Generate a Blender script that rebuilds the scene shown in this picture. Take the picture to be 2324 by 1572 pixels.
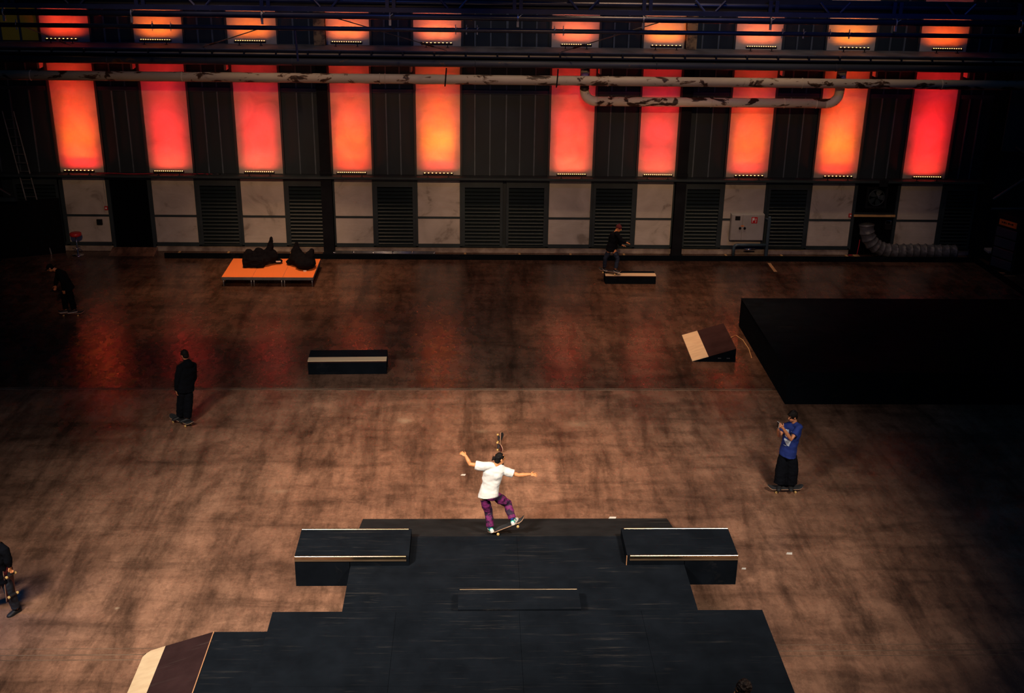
import bpy, math, random
from mathutils import Vector, Matrix, noise
from mathutils.bvhtree import BVHTree
R = math.radians
random.seed(7)
scene = bpy.context.scene
for o in list(bpy.data.objects):
    bpy.data.objects.remove(o)
COL = scene.collection

# ------------------------------------------------------------------ camera
cam_d = bpy.data.cameras.new('camera')
cam_d.sensor_width = 36.0
cam_d.lens = 36.0 * 2621.6 / 2324.0
cam_d.clip_end = 200
cam = bpy.data.objects.new('camera', cam_d)
COL.objects.link(cam)
_r = Vector((0.9994696, -0.02898629, 0.01484308))
_u = Vector((-0.00289747, 0.37482992, 0.92708906))
_f = Vector((0.0324365, 0.92664034, -0.37454713))
cam.matrix_world = Matrix(((_r.x, _u.x, -_f.x, 0), (_r.y, _u.y, -_f.y, 0), (_r.z, _u.z, -_f.z, 12.6), (0, 0, 0, 1)))
scene.camera = cam

# ------------------------------------------------------------------ world, exposure
vs = scene.view_settings
vs.view_transform = 'Standard'
vs.look = 'None'
vs.exposure = 0.0
vs.gamma = 1.0
vs.use_curve_mapping = False
w = bpy.data.worlds.new('hall_air')
scene.world = w
w.use_nodes = True
w.node_tree.nodes['Background'].inputs[0].default_value = (0.04, 0.13, 0.30, 1)
w.node_tree.nodes['Background'].inputs[1].default_value = 0.11

# ------------------------------------------------------------------ overhead hall lamps
def spot(name, loc, aim, power, color, angle, blend=1.0, radius=1.3):
    d = bpy.data.lights.new(name, 'SPOT')
    d.energy = power
    d.color = color
    d.spot_size = R(angle)
    d.spot_blend = blend
    d.shadow_soft_size = radius
    o = bpy.data.objects.new(name, d)
    COL.objects.link(o)
    o.location = loc
    o.rotation_euler = (Vector(aim) - Vector(loc)).to_track_quat('-Z', 'Y').to_euler()
    return o
WARM = (1.0, 0.87, 0.74)
AMBER = (1.0, 0.58, 0.32)
spot('high_bay_lamp', (-10.0, 7.0, 16.0), (-2.0, 20.5, 0), 22000, WARM, 45)
spot('high_bay_lamp', (9.0, 8.0, 16.0), (2.7, 20.6, 0), 14500, WARM, 42)
spot('high_bay_lamp', (-6.0, 8.0, 17.0), (-6.5, 16.0, 0), 5500, WARM, 60)
spot('high_bay_lamp', (0.5, 25.0, 18.0), (0.0, 23.0, 0), 6500, AMBER, 38)
spot('high_bay_lamp', (-6.5, 32.5, 18.0), (-6.5, 36.0, 0), 8800, AMBER, 36)
spot('high_bay_lamp', (5.5, 32.0, 18.0), (5.7, 33.0, 0), 10000, AMBER, 36)
# floods over the camera gallery that wash the foot of the wall
for x_, k_ in ((-10.5, 0.75), (-3.5, 1.0), (3.5, 1.0), (10.5, 0.75)):
    spot('wall_flood', (x_ * 0.5, 12.0, 16.0), (x_, 40.2, 1.0), 5900 * k_, AMBER, 26, 0.8, 0.25)
# unseen fill spots, added to brighten the pipes and the ledge
for x_, k_ in ((-6.0, 0.45), (1.5, 0.8), (7.5, 1.0), (12.5, 0.8)):
    spot('pipe_fill', (x_, 35.6, 14.5), (x_, 38.75, 6.5), 750 * k_, (1.0, 0.68, 0.40), 62, 0.9, 0.3)
# blue rig lamps that tint the crane and the far left floor
spot('blue_rig_lamp', (11.0, 27.0, 14.0), (8.0, 34.0, 9.0), 420, (0.05, 0.16, 1.0), 110)
spot('blue_rig_lamp', (-6.0, 27.0, 14.0), (-4.0, 34.0, 9.0), 300, (0.05, 0.18, 1.0), 110)
spot('blue_side_lamp', (-14.0, 16.0, 6.0), (-9.4, 17.6, 0), 1300, (0.02, 0.20, 1.0), 22)

# ------------------------------------------------------------------ material helpers
MATS = {}
def nodes_of(name):
    m = bpy.data.materials.new(name)
    m.use_nodes = True
    nt = m.node_tree
    b = nt.nodes['Principled BSDF']
    MATS[name] = m
    return m, nt, b
def N(nt, typ, **kw):
    n = nt.nodes.new(typ)
    for k, v in kw.items():
        if hasattr(n, k) and not k.startswith('i_'):
            setattr(n, k, v)
    return n
def L(nt, a, b):
    nt.links.new(a, b)
def coords(nt, scale=(1, 1, 1), world=False, rot=(0, 0, 0)):
    if world:
        src = N(nt, 'ShaderNodeNewGeometry').outputs['Position']
    else:
        src = N(nt, 'ShaderNodeTexCoord').outputs['Object']
    mp = N(nt, 'ShaderNodeMapping')
    mp.inputs['Scale'].default_value = scale
    mp.inputs['Rotation'].default_value = rot
    L(nt, src, mp.inputs['Vector'])
    return mp.outputs['Vector']
def noise_tex(nt, vec, scale, detail=4, rough=0.55, dist=0.0):
    n = N(nt, 'ShaderNodeTexNoise')
    n.inputs['Scale'].default_value = scale
    n.inputs['Detail'].default_value = detail
    n.inputs['Roughness'].default_value = rough
    n.inputs['Distortion'].default_value = dist
    L(nt, vec, n.inputs['Vector'])
    return n.outputs['Fac']
def ramp(nt, fac, stops):
    r = N(nt, 'ShaderNodeValToRGB')
    el = r.color_ramp.elements
    while len(el) < len(stops):
        el.new(0.5)
    for e, (p, c) in zip(el, stops):
        e.position = p
        e.color = (c[0], c[1], c[2], 1) if hasattr(c, '__len__') else (c, c, c, 1)
    L(nt, fac, r.inputs['Fac'])
    return r.outputs['Color']
def mix(nt, fac, a, b, mode='MIX'):
    m = N(nt, 'ShaderNodeMix')
    m.data_type = 'RGBA'
    m.blend_type = mode
    for sock, v in ((m.inputs[0], fac), (m.inputs[6], a), (m.inputs[7], b)):
        if hasattr(v, 'links'):
            L(nt, v, sock)
        elif hasattr(v, '__len__'):
            sock.default_value = (v[0], v[1], v[2], 1)
        else:
            sock.default_value = v
    return m.outputs[2]
def bump(nt, b, h, strength, dist=0.01):
    n = N(nt, 'ShaderNodeBump')
    n.inputs['Strength'].default_value = strength
    n.inputs['Distance'].default_value = dist
    L(nt, h, n.inputs['Height'])
    L(nt, n.outputs['Normal'], b.inputs['Normal'])
def mat(name, c1, c2=None, scale=3.0, rough=0.6, metal=0.0, bmp=0.0, lo=0.35, hi=0.65, stretch=(1, 1, 1), emit=None, es=0.0, world=False, spec=None):
    if name in MATS:
        return MATS[name]
    m, nt, b = nodes_of(name)
    c2 = c2 or tuple(x * 0.72 for x in c1)
    v = coords(nt, stretch, world)
    f = noise_tex(nt, v, scale, 5)
    L(nt, ramp(nt, f, [(lo, c2), (hi, c1)]), b.inputs['Base Color'])
    b.inputs['Roughness'].default_value = rough
    b.inputs['Metallic'].default_value = metal
    if spec is not None:
        b.inputs['Specular IOR Level'].default_value = spec
    if bmp:
        bump(nt, b, noise_tex(nt, v, scale * 6, 4), bmp)
    if emit:
        b.inputs['Emission Color'].default_value = (*emit, 1)
        b.inputs['Emission Strength'].default_value = es
    return m

# floor: worn brown boards with grime, wheel marks and a few pale scuffs
def make_floor_mat(fname, tone):
    m, nt, b = nodes_of(fname)
    big = noise_tex(nt, coords(nt, (1, 1, 1), True), 0.35, 6, 0.62, 0.6)
    sx = noise_tex(nt, coords(nt, (0.35, 1.6, 1), True), 1.0, 8, 0.66, 0.5)
    sy = noise_tex(nt, coords(nt, (1.5, 0.22, 1), True), 1.0, 8, 0.68, 0.4)
    dg = noise_tex(nt, coords(nt, (1.6, 0.35, 1), True, (0, 0, R(35))), 0.8, 8, 0.66, 0.3)
    fine = noise_tex(nt, coords(nt, (1, 1, 1), True), 16.0, 8, 0.8)
    col = ramp(nt, big, [(0.30, (0.155, 0.082, 0.047)), (0.48, (0.255, 0.132, 0.073)), (0.70, (0.34, 0.185, 0.104))])
    col = mix(nt, 1.0, col, ramp(nt, sx, [(0.33, 0.55), (0.50, 0.95), (0.72, 1.20)]), 'MULTIPLY')
    col = mix(nt, 1.0, col, ramp(nt, sy, [(0.34, 0.45), (0.50, 0.95), (0.70, 1.28)]), 'MULTIPLY')
    col = mix(nt, 1.0, col, ramp(nt, dg, [(0.36, 0.62), (0.48, 1.0)]), 'MULTIPLY')
    mid = noise_tex(nt, coords(nt, (1.0, 0.6, 1), True), 2.6, 9, 0.78, 0.25)
    col = mix(nt, 1.0, col, ramp(nt, mid, [(0.36, 0.60), (0.52, 1.0), (0.68, 1.22)]), 'MULTIPLY')
    col = mix(nt, 1.0, col, ramp(nt, fine, [(0.3, 0.72), (0.7, 1.2)]), 'MULTIPLY')
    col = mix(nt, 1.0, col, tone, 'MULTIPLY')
    # pale scuffs at fixed places on the floor
    pos = N(nt, 'ShaderNodeNewGeometry').outputs['Position']
    for (x, y, rx, ry, k) in ((-1.75, 26.2, 0.50, 0.45, 0.45), (-3.62, 17.75, 0.13, 0.42, 0.75), (0.2, 25.6, 0.5, 0.3, 0.2), (-6.6, 18.2, 0.12, 0.12, 0.5), (2.6, 26.0, 0.8, 0.5, 0.22), (-4.3, 22.6, 0.6, 0.25, 0.2)):
        sub = N(nt, 'ShaderNodeVectorMath', operation='SUBTRACT')
        L(nt, pos, sub.inputs[0]); sub.inputs[1].default_value = (x, y, 0)
        mul = N(nt, 'ShaderNodeVectorMath', operation='MULTIPLY')
        L(nt, sub.outputs[0], mul.inputs[0]); mul.inputs[1].default_value = (1 / rx, 1 / ry, 0)
        ln = N(nt, 'ShaderNodeVectorMath', operation='LENGTH')
        L(nt, mul.outputs[0], ln.inputs[0])
        ad = N(nt, 'ShaderNodeMath', operation='ADD')
        L(nt, ln.outputs['Value'], ad.inputs[0]); L(nt, fine, ad.inputs[1])
        col = mix(nt, ramp(nt, ad.outputs[0], [(0.55, k), (0.98, 0.0)]), col, (0.62, 0.46, 0.30))
    L(nt, col, b.inputs['Base Color'])
    L(nt, ramp(nt, mid, [(0.35, 0.20), (0.65, 0.34)]), b.inputs['Roughness'])
    b.inputs['Specular IOR Level'].default_value = 0.5
    bump(nt, b, fine, 0.06, 0.01)
    return m
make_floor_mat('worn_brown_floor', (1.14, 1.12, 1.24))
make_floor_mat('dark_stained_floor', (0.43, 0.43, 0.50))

# black skate panel with pale wheel scratches
def make_ramp_mat(name, base, scr=0.16, rough=0.5):
    m, nt, b = nodes_of(name)
    v1 = noise_tex(nt, coords(nt, (0.5, 9.0, 1), True, (0, 0, R(9))), 1.5, 8, 0.7, 0.6)
    v2 = noise_tex(nt, coords(nt, (0.6, 12.0, 1), True, (0, 0, R(-24))), 1.2, 8, 0.7, 0.8)
    area = noise_tex(nt, coords(nt, (1, 1, 1), True), 0.7, 3)
    s = mix(nt, 1.0, ramp(nt, v1, [(0.56, 0.0), (0.72, 1.0)]), ramp(nt, v2, [(0.60, 0.0), (0.74, 1.0)]), 'ADD')
    s = mix(nt, 1.0, s, ramp(nt, area, [(0.42, 0.0), (0.62, 1.0)]), 'MULTIPLY')
    s = mix(nt, 1.0, s, (scr * 2.4, scr * 2.4, scr * 2.4), 'MULTIPLY')
    gr = noise_tex(nt, coords(nt, (1, 1, 1), True), 2.0, 6)
    c = ramp(nt, gr, [(0.3, tuple(x * 0.75 for x in base)), (0.7, tuple(x * 1.25 for x in base))])
    c = mix(nt, s, c, (0.42, 0.36, 0.30))
    L(nt, c, b.inputs['Base Color'])
    b.inputs['Roughness'].default_value = rough
    b.inputs['Specular IOR Level'].default_value = 0.02
    return m
make_ramp_mat('black_ramp_panel', (0.0080, 0.0105, 0.0145), 0.040, 0.75)
make_ramp_mat('lit_bank_panel', (0.020, 0.020, 0.021), 0.07, 0.75)  # lighter copy of the ramp panel: light on the bank put into its colour
make_ramp_mat('black_box_panel', (0.0045, 0.0062, 0.0090), 0.02, 0.85)
make_ramp_mat('brown_ramp_panel', (0.034, 0.017, 0.017), 0.03, 0.75)

# plaster of the wall panels: stained, trowelled
def make_plaster(pname, k):
    m, nt, b = nodes_of(pname)
    st = noise_tex(nt, coords(nt, (0.9, 0.9, 0.9), True), 1.1, 5, 0.55, 1.2)
    big = noise_tex(nt, coords(nt, (1, 1, 1), True), 0.45, 3)
    tr = noise_tex(nt, coords(nt, (0.8, 1, 2.6), True), 2.2, 6, 0.6, 0.8)
    c = ramp(nt, st, [(0.32, (0.30 + k, 0.265 + k, 0.22 + k)), (0.41, (0.48, 0.435, 0.375)), (0.75, (0.60, 0.55, 0.485))])
    c = mix(nt, 1.0, c, ramp(nt, big, [(0.3, 0.82), (0.6, 1.05)]), 'MULTIPLY')
    L(nt, c, b.inputs['Base Color'])
    b.inputs['Roughness'].default_value = 0.85
    bump(nt, b, tr, 0.35, 0.03)
    return m
make_plaster('stained_plaster', 0.0)
make_plaster('clean_plaster', 0.13)
mat('concrete_plinth', (0.42, 0.36, 0.29), (0.20, 0.16, 0.13), 2.5, 0.85, bmp=0.3, world=True)
mat('dark_green_steel', (0.024, 0.040, 0.047), (0.015, 0.026, 0.032), 1.6, 0.5, world=True)
mat('steel_sheet', (0.014, 0.026, 0.036), (0.006, 0.012, 0.018), 0.8, 0.55, world=True, stretch=(1, 1, 0.35))
mat('steel_rib', (0.10, 0.13, 0.16), (0.06, 0.08, 0.10), 2.0, 0.45, world=True)
mat('louvre_paint', (0.014, 0.026, 0.028), (0.009, 0.017, 0.019), 2.0, 0.42)
mat('black_void', (0.003, 0.004, 0.006), rough=1.0, spec=0.0)
mat('black_paint', (0.007, 0.009, 0.013), (0.004, 0.005, 0.008), 2.0, 0.7, world=True, spec=0.15)
mat('girder_grey', (0.11, 0.12, 0.15), (0.05, 0.055, 0.07), 1.5, 0.65, world=True)
mat('girder_dark', (0.007, 0.009, 0.014), (0.004, 0.005, 0.009), 2.0, 0.5, world=True)
mat('crane_blue', (0.012, 0.022, 0.075), (0.008, 0.014, 0.05), 2.0, 0.4, world=True)
mat('crane_tube', (0.014, 0.020, 0.045), (0.008, 0.012, 0.03), 2.0, 0.35, 0.0, world=True)
mat('clamp_steel', (0.45, 0.48, 0.52), (0.3, 0.3, 0.33), 8.0, 0.35, 0.7)
mat('rail_flange', (0.55, 0.42, 0.26), (0.34, 0.25, 0.15), 1.0, 0.5, world=True)
mat('brown_column', (0.34, 0.22, 0.10), (0.08, 0.05, 0.03), 4.0, 0.7, lo=0.42, hi=0.56, world=True)
def make_pipe(name, pale, lo, hi):
    m, nt, b = nodes_of(name)
    v = coords(nt, (0.55, 1.0, 1.4), True)
    f = noise_tex(nt, v, 2.6, 7, 0.62, 0.6)
    c = ramp(nt, f, [(lo, (0.05, 0.03, 0.02)), (lo + 0.03, (0.16, 0.09, 0.05)), (lo + 0.05, pale), (hi, tuple(x * 1.15 for x in pale))])
    L(nt, c, b.inputs['Base Color'])
    b.inputs['Roughness'].default_value = 0.5
    bump(nt, b, f, 0.2, 0.01)
make_pipe('flaking_pipe', (0.52, 0.44, 0.33), 0.40, 0.75)
make_pipe('flaking_pale_pipe', (0.86, 0.74, 0.54), 0.41, 0.75)
make_pipe('dark_pipe', (0.035, 0.042, 0.055), 0.30, 0.75)
mat('led_housing', (0.02, 0.02, 0.022), rough=0.4)
mat('led_lens', (0.9, 0.6, 0.4), rough=0.2, emit=(1.0, 0.42, 0.12), es=9.0)
mat('yellow_glow_sheet', (0.30, 0.24, 0.05), (0.18, 0.14, 0.03), 1.0, 0.3, emit=(1.0, 0.62, 0.06), es=0.010)  # weak emission stands in for yellow work light falling on plain sheets
mat('cabinet_grey', (0.40, 0.39, 0.37), (0.34, 0.33, 0.31), 2.0, 0.5)
mat('sign_red', (0.55, 0.02, 0.03), (0.45, 0.015, 0.02), 4, 0.4)
mat('sign_white', (0.75, 0.75, 0.72), (0.7, 0.7, 0.68), 4, 0.5)
mat('knob_black', (0.012, 0.012, 0.014), rough=0.3)
mat('orange_label', (0.85, 0.22, 0.03), (0.75, 0.18, 0.02), 4, 0.5)
mat('chrome', (0.75, 0.75, 0.78), (0.65, 0.65, 0.68), 4, 0.15, 1.0)
mat('galvanised', (0.34, 0.36, 0.38), (0.22, 0.24, 0.26), 5, 0.35, 0.8)
mat('guard_rail_paint', (0.06, 0.10, 0.13), (0.04, 0.07, 0.09), 3, 0.3)
mat('red_vinyl', (0.60, 0.03, 0.03), (0.5, 0.02, 0.02), 4, 0.35)
mat('duct_fabric', (0.13, 0.14, 0.15), (0.07, 0.075, 0.085), 6, 0.38, bmp=0.6)
mat('duct_wire', (0.02, 0.02, 0.024), rough=0.4)
mat('pine_batten', (0.55, 0.33, 0.13), (0.42, 0.24, 0.09), 3, 0.7)
mat('deck_orange', (0.97, 0.24, 0.05), (0.93, 0.22, 0.045), 30, 0.6)
mat('deck_aluminium', (0.20, 0.23, 0.26), (0.14, 0.16, 0.18), 4, 0.4, 0.6)
mat('black_fabric', (0.005, 0.005, 0.007), (0.003, 0.003, 0.0045), 8, 0.95, bmp=0.3, spec=0.1)
mat('pale_ply', (0.80, 0.60, 0.37), (0.70, 0.50, 0.30), 1.5, 0.55, stretch=(0.5, 6, 6))
mat('coping_steel', (0.58, 0.43, 0.26), (0.36, 0.25, 0.15), 3.0, 0.30, 1.0, stretch=(0.4, 1, 1))
mat('ledge_trim', (0.26, 0.18, 0.11), (0.16, 0.11, 0.07), 2.0, 0.35, 0.6, stretch=(0.5, 1, 1))
mat('ply_edge', (0.60, 0.30, 0.15), (0.5, 0.24, 0.11), 3, 0.6)
mat('ladder_metal', (0.22, 0.22, 0.22), (0.12, 0.12, 0.12), 4, 0.4, 0.5)
mat('case_blue', (0.028, 0.055, 0.085), (0.02, 0.04, 0.065), 2, 0.5)
mat('cable_red', (0.6, 0.02, 0.05), rough=0.5)
mat('paper_white', (0.8, 0.74, 0.66), rough=0.8)
mat('tape_tan', (0.62, 0.36, 0.16), (0.5, 0.28, 0.12), 6, 0.7)
mat('joint_pale', (0.27, 0.18, 0.12), (0.10, 0.065, 0.042), 1.2, 0.6, world=True)
# people and boards
mat('skin_light', (0.80, 0.33, 0.13), (0.70, 0.27, 0.10), 12, 0.5)
mat('skin_tan', (0.62, 0.25, 0.12), (0.54, 0.20, 0.09), 12, 0.5)
mat('hair_dark', (0.010, 0.006, 0.005), (0.003, 0.002, 0.002), 20, 0.6, bmp=0.5, stretch=(3, 3, 1), spec=0.2)
mat('hair_brown', (0.055, 0.028, 0.015), (0.012, 0.007, 0.005), 14, 0.45, bmp=0.8, stretch=(2, 2, 1))
mat('eye_dark', (0.02, 0.015, 0.012), rough=0.2)
mat('lip', (0.40, 0.16, 0.13), rough=0.5)
mat('shirt_white', (0.86, 0.83, 0.79), (0.80, 0.77, 0.73), 5, 0.8)
mat('shirt_print_grey', (0.62, 0.60, 0.60), (0.82, 0.80, 0.77), 22, 0.8)
mat('shirt_blue', (0.007, 0.028, 0.21), (0.005, 0.022, 0.17), 6, 0.8)
mat('print_white', (0.72, 0.78, 0.84), (0.45, 0.55, 0.70), 18, 0.7)
mat('purple_camo', (0.17, 0.010, 0.105), (0.018, 0.004, 0.026), 8.5, 0.75, lo=0.46, hi=0.54)
mat('black_cloth', (0.0045, 0.0055, 0.0085), (0.003, 0.0035, 0.006), 6, 0.95, spec=0.1)
mat('navy_denim', (0.010, 0.022, 0.052), (0.007, 0.016, 0.038), 10, 0.8)
mat('dark_denim', (0.016, 0.022, 0.036), (0.011, 0.015, 0.026), 10, 0.8)
mat('beanie_red', (0.11, 0.012, 0.015), (0.08, 0.008, 0.01), 20, 0.9)
mat('shoe_white', (0.82, 0.80, 0.76), (0.75, 0.72, 0.68), 8, 0.6)
mat('shoe_green', (0.02, 0.42, 0.30), (0.015, 0.36, 0.25), 8, 0.6)
mat('shoe_black', (0.014, 0.014, 0.016), rough=0.6)
mat('sole_white', (0.78, 0.74, 0.68), (0.7, 0.66, 0.6), 8, 0.6)
mat('sock_blue', (0.02, 0.05, 0.25), rough=0.9)
mat('grip_black', (0.028, 0.028, 0.030), (0.018, 0.018, 0.02), 40, 0.95)
mat('maple', (0.62, 0.38, 0.24), (0.5, 0.28, 0.17), 6, 0.5)
mat('board_red', (0.10, 0.012, 0.018), (0.05, 0.008, 0.012), 5, 0.4)
mat('truck_steel', (0.10, 0.10, 0.11), (0.07, 0.07, 0.08), 6, 0.35, 0.8)
mat('wheel_cream', (0.80, 0.52, 0.18), (0.7, 0.42, 0.13), 6, 0.45)
mat('phone_white', (0.7, 0.72, 0.75), rough=0.3)

# ------------------------------------------------------------------ mesh helpers
class MB:
    def __init__(self):
        self.v = []
        self.f = []
    def add(self, vs, fs):
        n = len(self.v)
        self.v += [Vector(p) for p in vs]
        self.f += [[i + n for i in f] for f in fs]
        return self
    def box(self, lo, hi, bev=0.0):
        (x0, y0, z0), (x1, y1, z1) = lo, hi
        if bev > 0:
            b = min(bev, (x1 - x0) * .45, (y1 - y0) * .45, (z1 - z0) * .45)
            vs = []
            for zz, ins in ((z0, b), (z0 + b, 0), (z1 - b, 0), (z1, b)):
                vs += [(x0 + ins, y0 + b + ins * .0, zz), (x0 + b, y0 + ins, zz), (x1 - b, y0 + ins, zz), (x1 - ins, y0 + b, zz),
                       (x1 - ins, y1 - b, zz), (x1 - b, y1 - ins, zz), (x0 + b, y1 - ins, zz), (x0 + ins, y1 - b, zz)]
            fs = [list(range(7, -1, -1)), list(range(24, 32))]
            for k in range(3):
                for i in range(8):
                    a, c = k * 8 + i, k * 8 + (i + 1) % 8
                    fs.append([a, c, c + 8, a + 8])
            return self.add(vs, fs)
        return self.add([(x0, y0, z0), (x1, y0, z0), (x1, y1, z0), (x0, y1, z0), (x0, y0, z1), (x1, y0, z1), (x1, y1, z1), (x0, y1, z1)],
                        [[3, 2, 1, 0], [4, 5, 6, 7], [0, 1, 5, 4], [1, 2, 6, 5], [2, 3, 7, 6], [3, 0, 4, 7]])
    def prism(self, poly, axis, a, b):
        """polygon in the two other axes, extruded along axis from a to b"""
        n = len(poly)
        def P(p, t):
            if axis == 'x': return (t, p[0], p[1])
            if axis == 'y': return (p[0], t, p[1])
            return (p[0], p[1], t)
        vs = [P(p, a) for p in poly] + [P(p, b) for p in poly]
        fs = [list(range(n)), list(range(2 * n - 1, n - 1, -1))]
        for i in range(n):
            j = (i + 1) % n
            fs.append([i, i + n, j + n, j])
        return self.add(vs, fs)
    def loft(self, rings, closed=True):
        n = len(rings[0])
        vs = [p for r in rings for p in r]
        fs = []
        for k in range(len(rings) - 1):
            for i in range(n):
                j = (i + 1) % n
                fs.append([k * n + i, k * n + j, (k + 1) * n + j, (k + 1) * n + i])
        if closed:
            fs.append(list(range(n - 1, -1, -1)))
            fs.append([(len(rings) - 1) * n + i for i in range(n)])
        return self.add(vs, fs)
    def tube(self, pts, rad, seg=10, dome=False):
        pts = [Vector(p) for p in pts]
        rr = rad if hasattr(rad, '__len__') else [rad] * len(pts)
        if dome:
            t0 = (pts[0] - pts[1]).normalized(); t1 = (pts[-1] - pts[-2]).normalized()
            r0, r1 = rr[0], rr[-1]
            pre = [(pts[0] + t0 * r0 * s, r0 * math.sqrt(max(0, 1 - s * s))) for s in (0.96, 0.75, 0.4)]
            post = [(pts[-1] + t1 * r1 * s, r1 * math.sqrt(max(0, 1 - s * s))) for s in (0.4, 0.75, 0.96)]
            pts = [p for p, _ in pre] + pts + [p for p, _ in post]
            rr = [r for _, r in pre] + list(rr) + [r for _, r in post]
        rings = []
        prev = None
        for i, p in enumerate(pts):
            if i == 0: t = pts[1] - pts[0]
            elif i == len(pts) - 1: t = pts[-1] - pts[-2]
            else: t = (pts[i + 1] - p).normalized() + (p - pts[i - 1]).normalized()
            t.normalize()
            if prev is None:
                a = t.orthogonal().normalized()
            else:
                a = prev - t * prev.dot(t)
                a = a.normalized() if a.length > 1e-6 else t.orthogonal().normalized()
            prev = a
            c = t.cross(a)
            rings.append([p + (a * math.cos(2 * math.pi * k / seg) + c * math.sin(2 * math.pi * k / seg)) * rr[i] for k in range(seg)])
        return self.loft(rings)
    def ell(self, c, rx, ry, rz, ax=None, seg=14, rows=9):
        c = Vector(c)
        X, Y, Z = ax or (Vector((1, 0, 0)), Vector((0, 1, 0)), Vector((0, 0, 1)))
        rings = []
        for k in range(rows):
            th = math.pi * (0.03 + 0.94 * k / (rows - 1))
            s, co = math.sin(th), math.cos(th)
            rings.append([c + X * (rx * s * math.cos(2 * math.pi * i / seg)) + Y * (ry * s * math.sin(2 * math.pi * i / seg)) - Z * (rz * co) for i in range(seg)])
        return self.loft(rings)
    def lathe(self, prof, c=(0, 0, 0), seg=20):
        c = Vector(c)
        rings = [[c + Vector((r * math.cos(2 * math.pi * i / seg), r * math.sin(2 * math.pi * i / seg), z)) for i in range(seg)] for r, z in prof]
        return self.loft(rings)
    def torus(self, c, nrm, r, rt, seg=20, ts=6):
        c = Vector(c); nrm = Vector(nrm).normalized()
        a = nrm.orthogonal().normalized(); b = nrm.cross(a)
        vs = []; fs = []
        for i in range(seg):
            t = 2 * math.pi * i / seg
            d = a * math.cos(t) + b * math.sin(t)
            for j in range(ts):
                u = 2 * math.pi * j / ts
                vs.append(c + d * (r + rt * math.cos(u)) + nrm * (rt * math.sin(u)))
        for i in range(seg):
            for j in range(ts):
                fs.append([i * ts + j, ((i + 1) % seg) * ts + j, ((i + 1) % seg) * ts + (j + 1) % ts, i * ts + (j + 1) % ts])
        return self.add(vs, fs)
    def mesh(self, name, m, smooth=False):
        me = bpy.data.meshes.new(name)
        me.from_pydata([tuple(p) for p in self.v], [], self.f)
        me.materials.append(MATS[m])
        import bmesh
        bm = bmesh.new(); bm.from_mesh(me)
        bmesh.ops.recalc_face_normals(bm, faces=bm.faces)
        bm.to_mesh(me); bm.free()
        if smooth:
            me.shade_smooth()
        me.update()
        return me
    def obj(self, name, m, parent=None, smooth=False, off=None):
        if off is not None:
            o_ = Vector(off)
            self.v = [p - o_ for p in self.v]
        o = bpy.data.objects.new(name, self.mesh(name, m, smooth))
        COL.objects.link(o)
        if parent is not None:
            o.parent = parent
        elif off is not None:
            o.location = off
        return o
def place(me, name, parent, loc=(0, 0, 0), rot=(0, 0, 0), scale=(1, 1, 1)):
    o = bpy.data.objects.new(name, me)
    COL.objects.link(o)
    o.parent = parent
    o.location = loc; o.rotation_euler = rot; o.scale = scale
    return o
def thing(name, label, cat, loc=(0, 0, 0), rotz=0.0, group=None, kind=None):
    o = bpy.data.objects.new(name, None)
    o.empty_display_size = 0.1
    COL.objects.link(o)
    o.location = loc
    o.rotation_euler = (0, 0, rotz)
    return tag(o, label, cat, group, kind)
def tag(o, label, cat=None, group=None, kind=None):
    o['label'] = label
    if cat: o['category'] = cat
    if group: o['group'] = group
    if kind: o['kind'] = kind
    return o
def struct(o, label=None):
    o['kind'] = 'structure'
    if label: o['label'] = label
    return o
B = lambda lo, hi, bev=0.0: MB().box(lo, hi, bev)

# ================================================================== THE SETTING
WY = 40.25                                   # face of the plaster panels
PANELS = [(-14.51, -12.98), (-11.42, -9.89), (-8.30, -6.75), (-5.00, -3.63), (-2.06, -0.52),
          (2.63, 4.16), (5.78, 7.11), (8.93, 10.44), (12.08, 13.66), (15.29, 16.85)]
# ---- floor
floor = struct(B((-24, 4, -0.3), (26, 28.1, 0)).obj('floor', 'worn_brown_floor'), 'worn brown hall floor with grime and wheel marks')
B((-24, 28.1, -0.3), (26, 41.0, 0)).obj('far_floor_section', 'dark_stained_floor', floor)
for y, w_ in ((28.06, 0.05), (28.16, 0.025), (16.66, 0.014), (16.80, 0.018), (16.98, 0.010)):
    B((-24, y, 0.0), (8.0 if y > 20 else 26, y + w_, 0.004)).obj('joint_strip', 'joint_pale', floor)
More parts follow.
